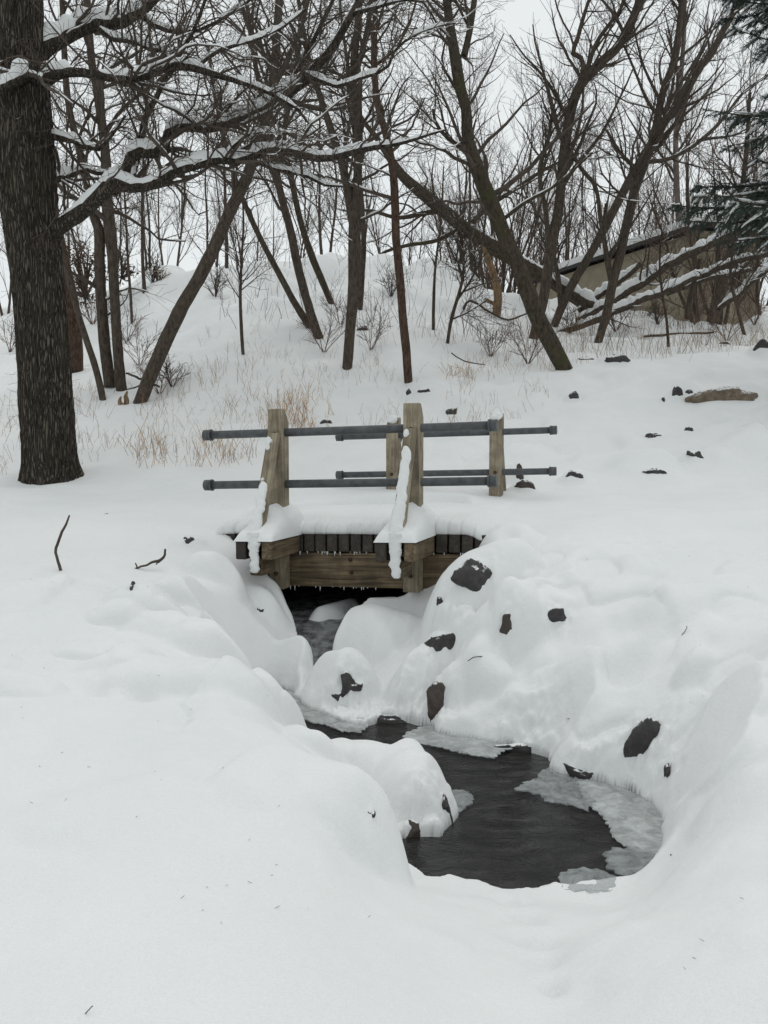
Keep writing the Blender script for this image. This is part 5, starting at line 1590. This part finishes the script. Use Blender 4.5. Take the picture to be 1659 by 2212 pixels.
blades(600, (420, 1200), (13.2, 18.5), (.12, .38), 'grass_pale', 'dry_grass', 'short dry stalks across the foot of the snow bank', 802, g_noise(50, 2))
blades(600, (1080, 1700), (15.8, 21), (.2, .6), 'grass_pale', 'dry_grass', 'dry stalks on the terrace and round the fallen logs', 803, g_noise(60, 3))
blades(300, (540, 725), (13.0, 15.8), (.14, .42), 'grass', 'golden_grass', 'golden dry grass patch left of the straight forked trunk', 804, lambda px, Y: np.exp(-((px - 630) / 52) ** 2 - ((Y - 14.2) / .9) ** 2), .003, .25)
blades(36, (430, 520), (11.3, 13.2), (.3, .7), 'grass', 'golden_grass', 'few golden stalks between the oak and the bridge', 805, None, .003)
blades(45, (290, 360), (11.0, 13.4), (.25, .6), 'grass', 'golden_grass', 'golden stalks in front of the snow-lined leaning trunk', 806, None, .003)
blades(35, (960, 1030), (15.4, 16.2), (.15, .4), 'grass', 'golden_grass', 'small golden tuft left of the terrace trunk', 807, None, .0035, .5)
blades(260, (960, 1600), (17.5, 24), (.3, .9), 'twig_red', 'weed_stems', 'dark weed stems sticking out of the right bank', 808, g_noise(40, 4), .004)
blades(260, (430, 1100), (18, 24), (.2, .7), 'twig', 'weed_stems', 'small dark stems sticking out of the upper bank', 809, g_noise(40, 2), .004)

# ------------------------------------------------------------------ loose sticks, stump and leaves
def stick(name, lab, pts, mat='twig', sub=None, Y=None, cat='stick'):
    P = hit(*pts[-1][:2]) if Y is None else None
    Y = P[1] if Y is None else Y
    q = limb([(a, b, w) for a, b, w in pts], Y, n=14, wig=.35)
    root = tag(link(name, None, loc=Vector(q[0][0])), lab, cat)
    parts = [limb_mesh(q[0], q[1], 7, 5, .2)]
    for s in (sub or []):
        w = limb(s, Y, n=6, wig=.3); parts.append(limb_mesh(w[0], w[1], 5, 6, .2))
    V, Q = cat_mesh(parts)
    bpy.data.objects.remove(root)
    o = link(name, fastmesh(name, V - q[0][0], Q), mat=M[mat], loc=Vector(q[0][0]))
    return tag(o, lab, cat)
stick('curved_stick', 'bare curved stick standing up from the snow at the left', [(150, 1113, 4), (140, 1135, 6), (128, 1160, 7), (121, 1185, 7), (124, 1208, 7), (130, 1222, 8), (131, 1232, 8)])
stick('forked_stick', 'short gnarled stick with an upturned tip lying on the left snow', [(357, 1186, 5), (354, 1200, 6), (346, 1210, 8), (325, 1217, 6), (305, 1224, 5), (293, 1228, 5)], sub=[[(297, 1232, 4), (296, 1224, 4), (292, 1216, 3)], [(346, 1210, 5), (340, 1216, 4), (337, 1220, 3)]])
stick('twig', 'tiny dark twig on the snow above the curved stick', [(222, 1112, 3), (233, 1110, 3)])
stick('twig', 'thin curved twig on the right snow bank', [(1484, 1352, 1.6), (1482, 1360, 1.8), (1473, 1372, 1.8)])
stick('twig', 'small twig at the bottom left of the snow', [(200, 2173, .9), (190, 2184, 1.1), (184, 2190, .8)])
stick('twig', 'small twig on the snow right of the pool', [(1517, 1799, 1.1), (1506, 1809, 1.3)])
stick('twig', 'arched twig half buried on the snow pillow below the boulder', [(1010, 1428, 2), (1024, 1420, 2.4), (1042, 1418, 2)])
stick('branch', 'bare dead branch poking from the snow near the golden tuft', [(1048, 808 - 20, 2), (1010, 782, 3), (985, 770, 3), (975, 762, 3)], Y=15.9)
stick('branch', 'fallen forked branch on the snow between the twin trunk and leaning trunk', [(345, 836, 5), (320, 826, 6), (295, 814, 6), (272, 806, 5)], Y=foot_Y(300, 850), sub=[[(315, 824, 4), (290, 838, 4), (272, 842, 3)]])
stick('branch', 'dark dead branch hooked over the upper bank right of the slim sapling', [(1000, 668, 4), (1012, 648, 6), (1030, 655, 6), (1060, 676, 5), (1100, 690, 5), (1150, 672, 3)], Y=foot_Y(1075, 690))
st = thing('stump', hit(268, 873), 'small splintered pale stump between twin trunk and leaning trunk', 'stump')
Ys = foot_Y(268, 873)
for k, pts in enumerate([[(272, 880, 16), (272, 860, 12), (275, 845, 4)], [(262, 880, 14), (259, 864, 9), (262, 856, 3)]]):
    q = limb(pts, Ys, n=8, wig=.2); add_part('splinter', st, limb_mesh(q[0], q[1], 7, 3 + k, .3), 'bark_tan')
def leaf(px, py, w, mat, lab):
    P = hit(px, py); s = w * P[1] / F / 2
    V = np.array([[-1, 0, .2], [-.3, -.5, 0], [.6, -.4, .35], [1.1, .1, .6], [.3, .5, .1], [0, 0, -.05]]) * s + np.array([0, 0, s * .3])
    o = link('leaf', fastmesh('leaf', V, np.array([[0, 1, 5, 4], [1, 2, 3, 5]])), mat=M[mat], loc=Vector(P)); o.rotation_euler = (.5, .2, px)
    tag(o, lab, 'leaf')
leaf(1228, 1555, 14, 'leaf_tan', 'curled yellow leaf resting on the snow pillow behind the pool')
leaf(966, 1101, 14, 'leaf', 'small brown leaf on the snow path past the right post')
leaf(1450, 1848, 8, 'leaf', 'tiny dark leaf at the right corner of the pool')
# needles, bud scales and bits of bark lying on the snow
rs = np.random.RandomState(55)
n = 110
px = rs.uniform(0, 1659, n); Y = np.exp(rs.uniform(math.log(2), math.log(9), n))
x = xof(px, Y); z = height(x, Y); ok = z > .35
x, Y, z = x[ok], Y[ok], z[ok]
a_ = rs.rand(len(x)) * 6.28; ln = rs.uniform(.002, .008, len(x))
d = np.c_[np.cos(a_) * ln, np.sin(a_) * ln, rs.uniform(0, .3, len(x)) * ln]
p0 = np.c_[x, Y, z + .002]
V, Q = tubes(np.stack([p0, p0 + d, p0 + d * 2 + [0, 0, .001]], 1), np.tile([.0004, .0007, .0004], (len(x), 1)), 4)
tag(link('debris', fastmesh('debris', V, Q), mat=M['twig']), 'tiny needles and bark bits scattered on the snow', 'debris', None, 'stuff')
print('tris', TRIS[0])
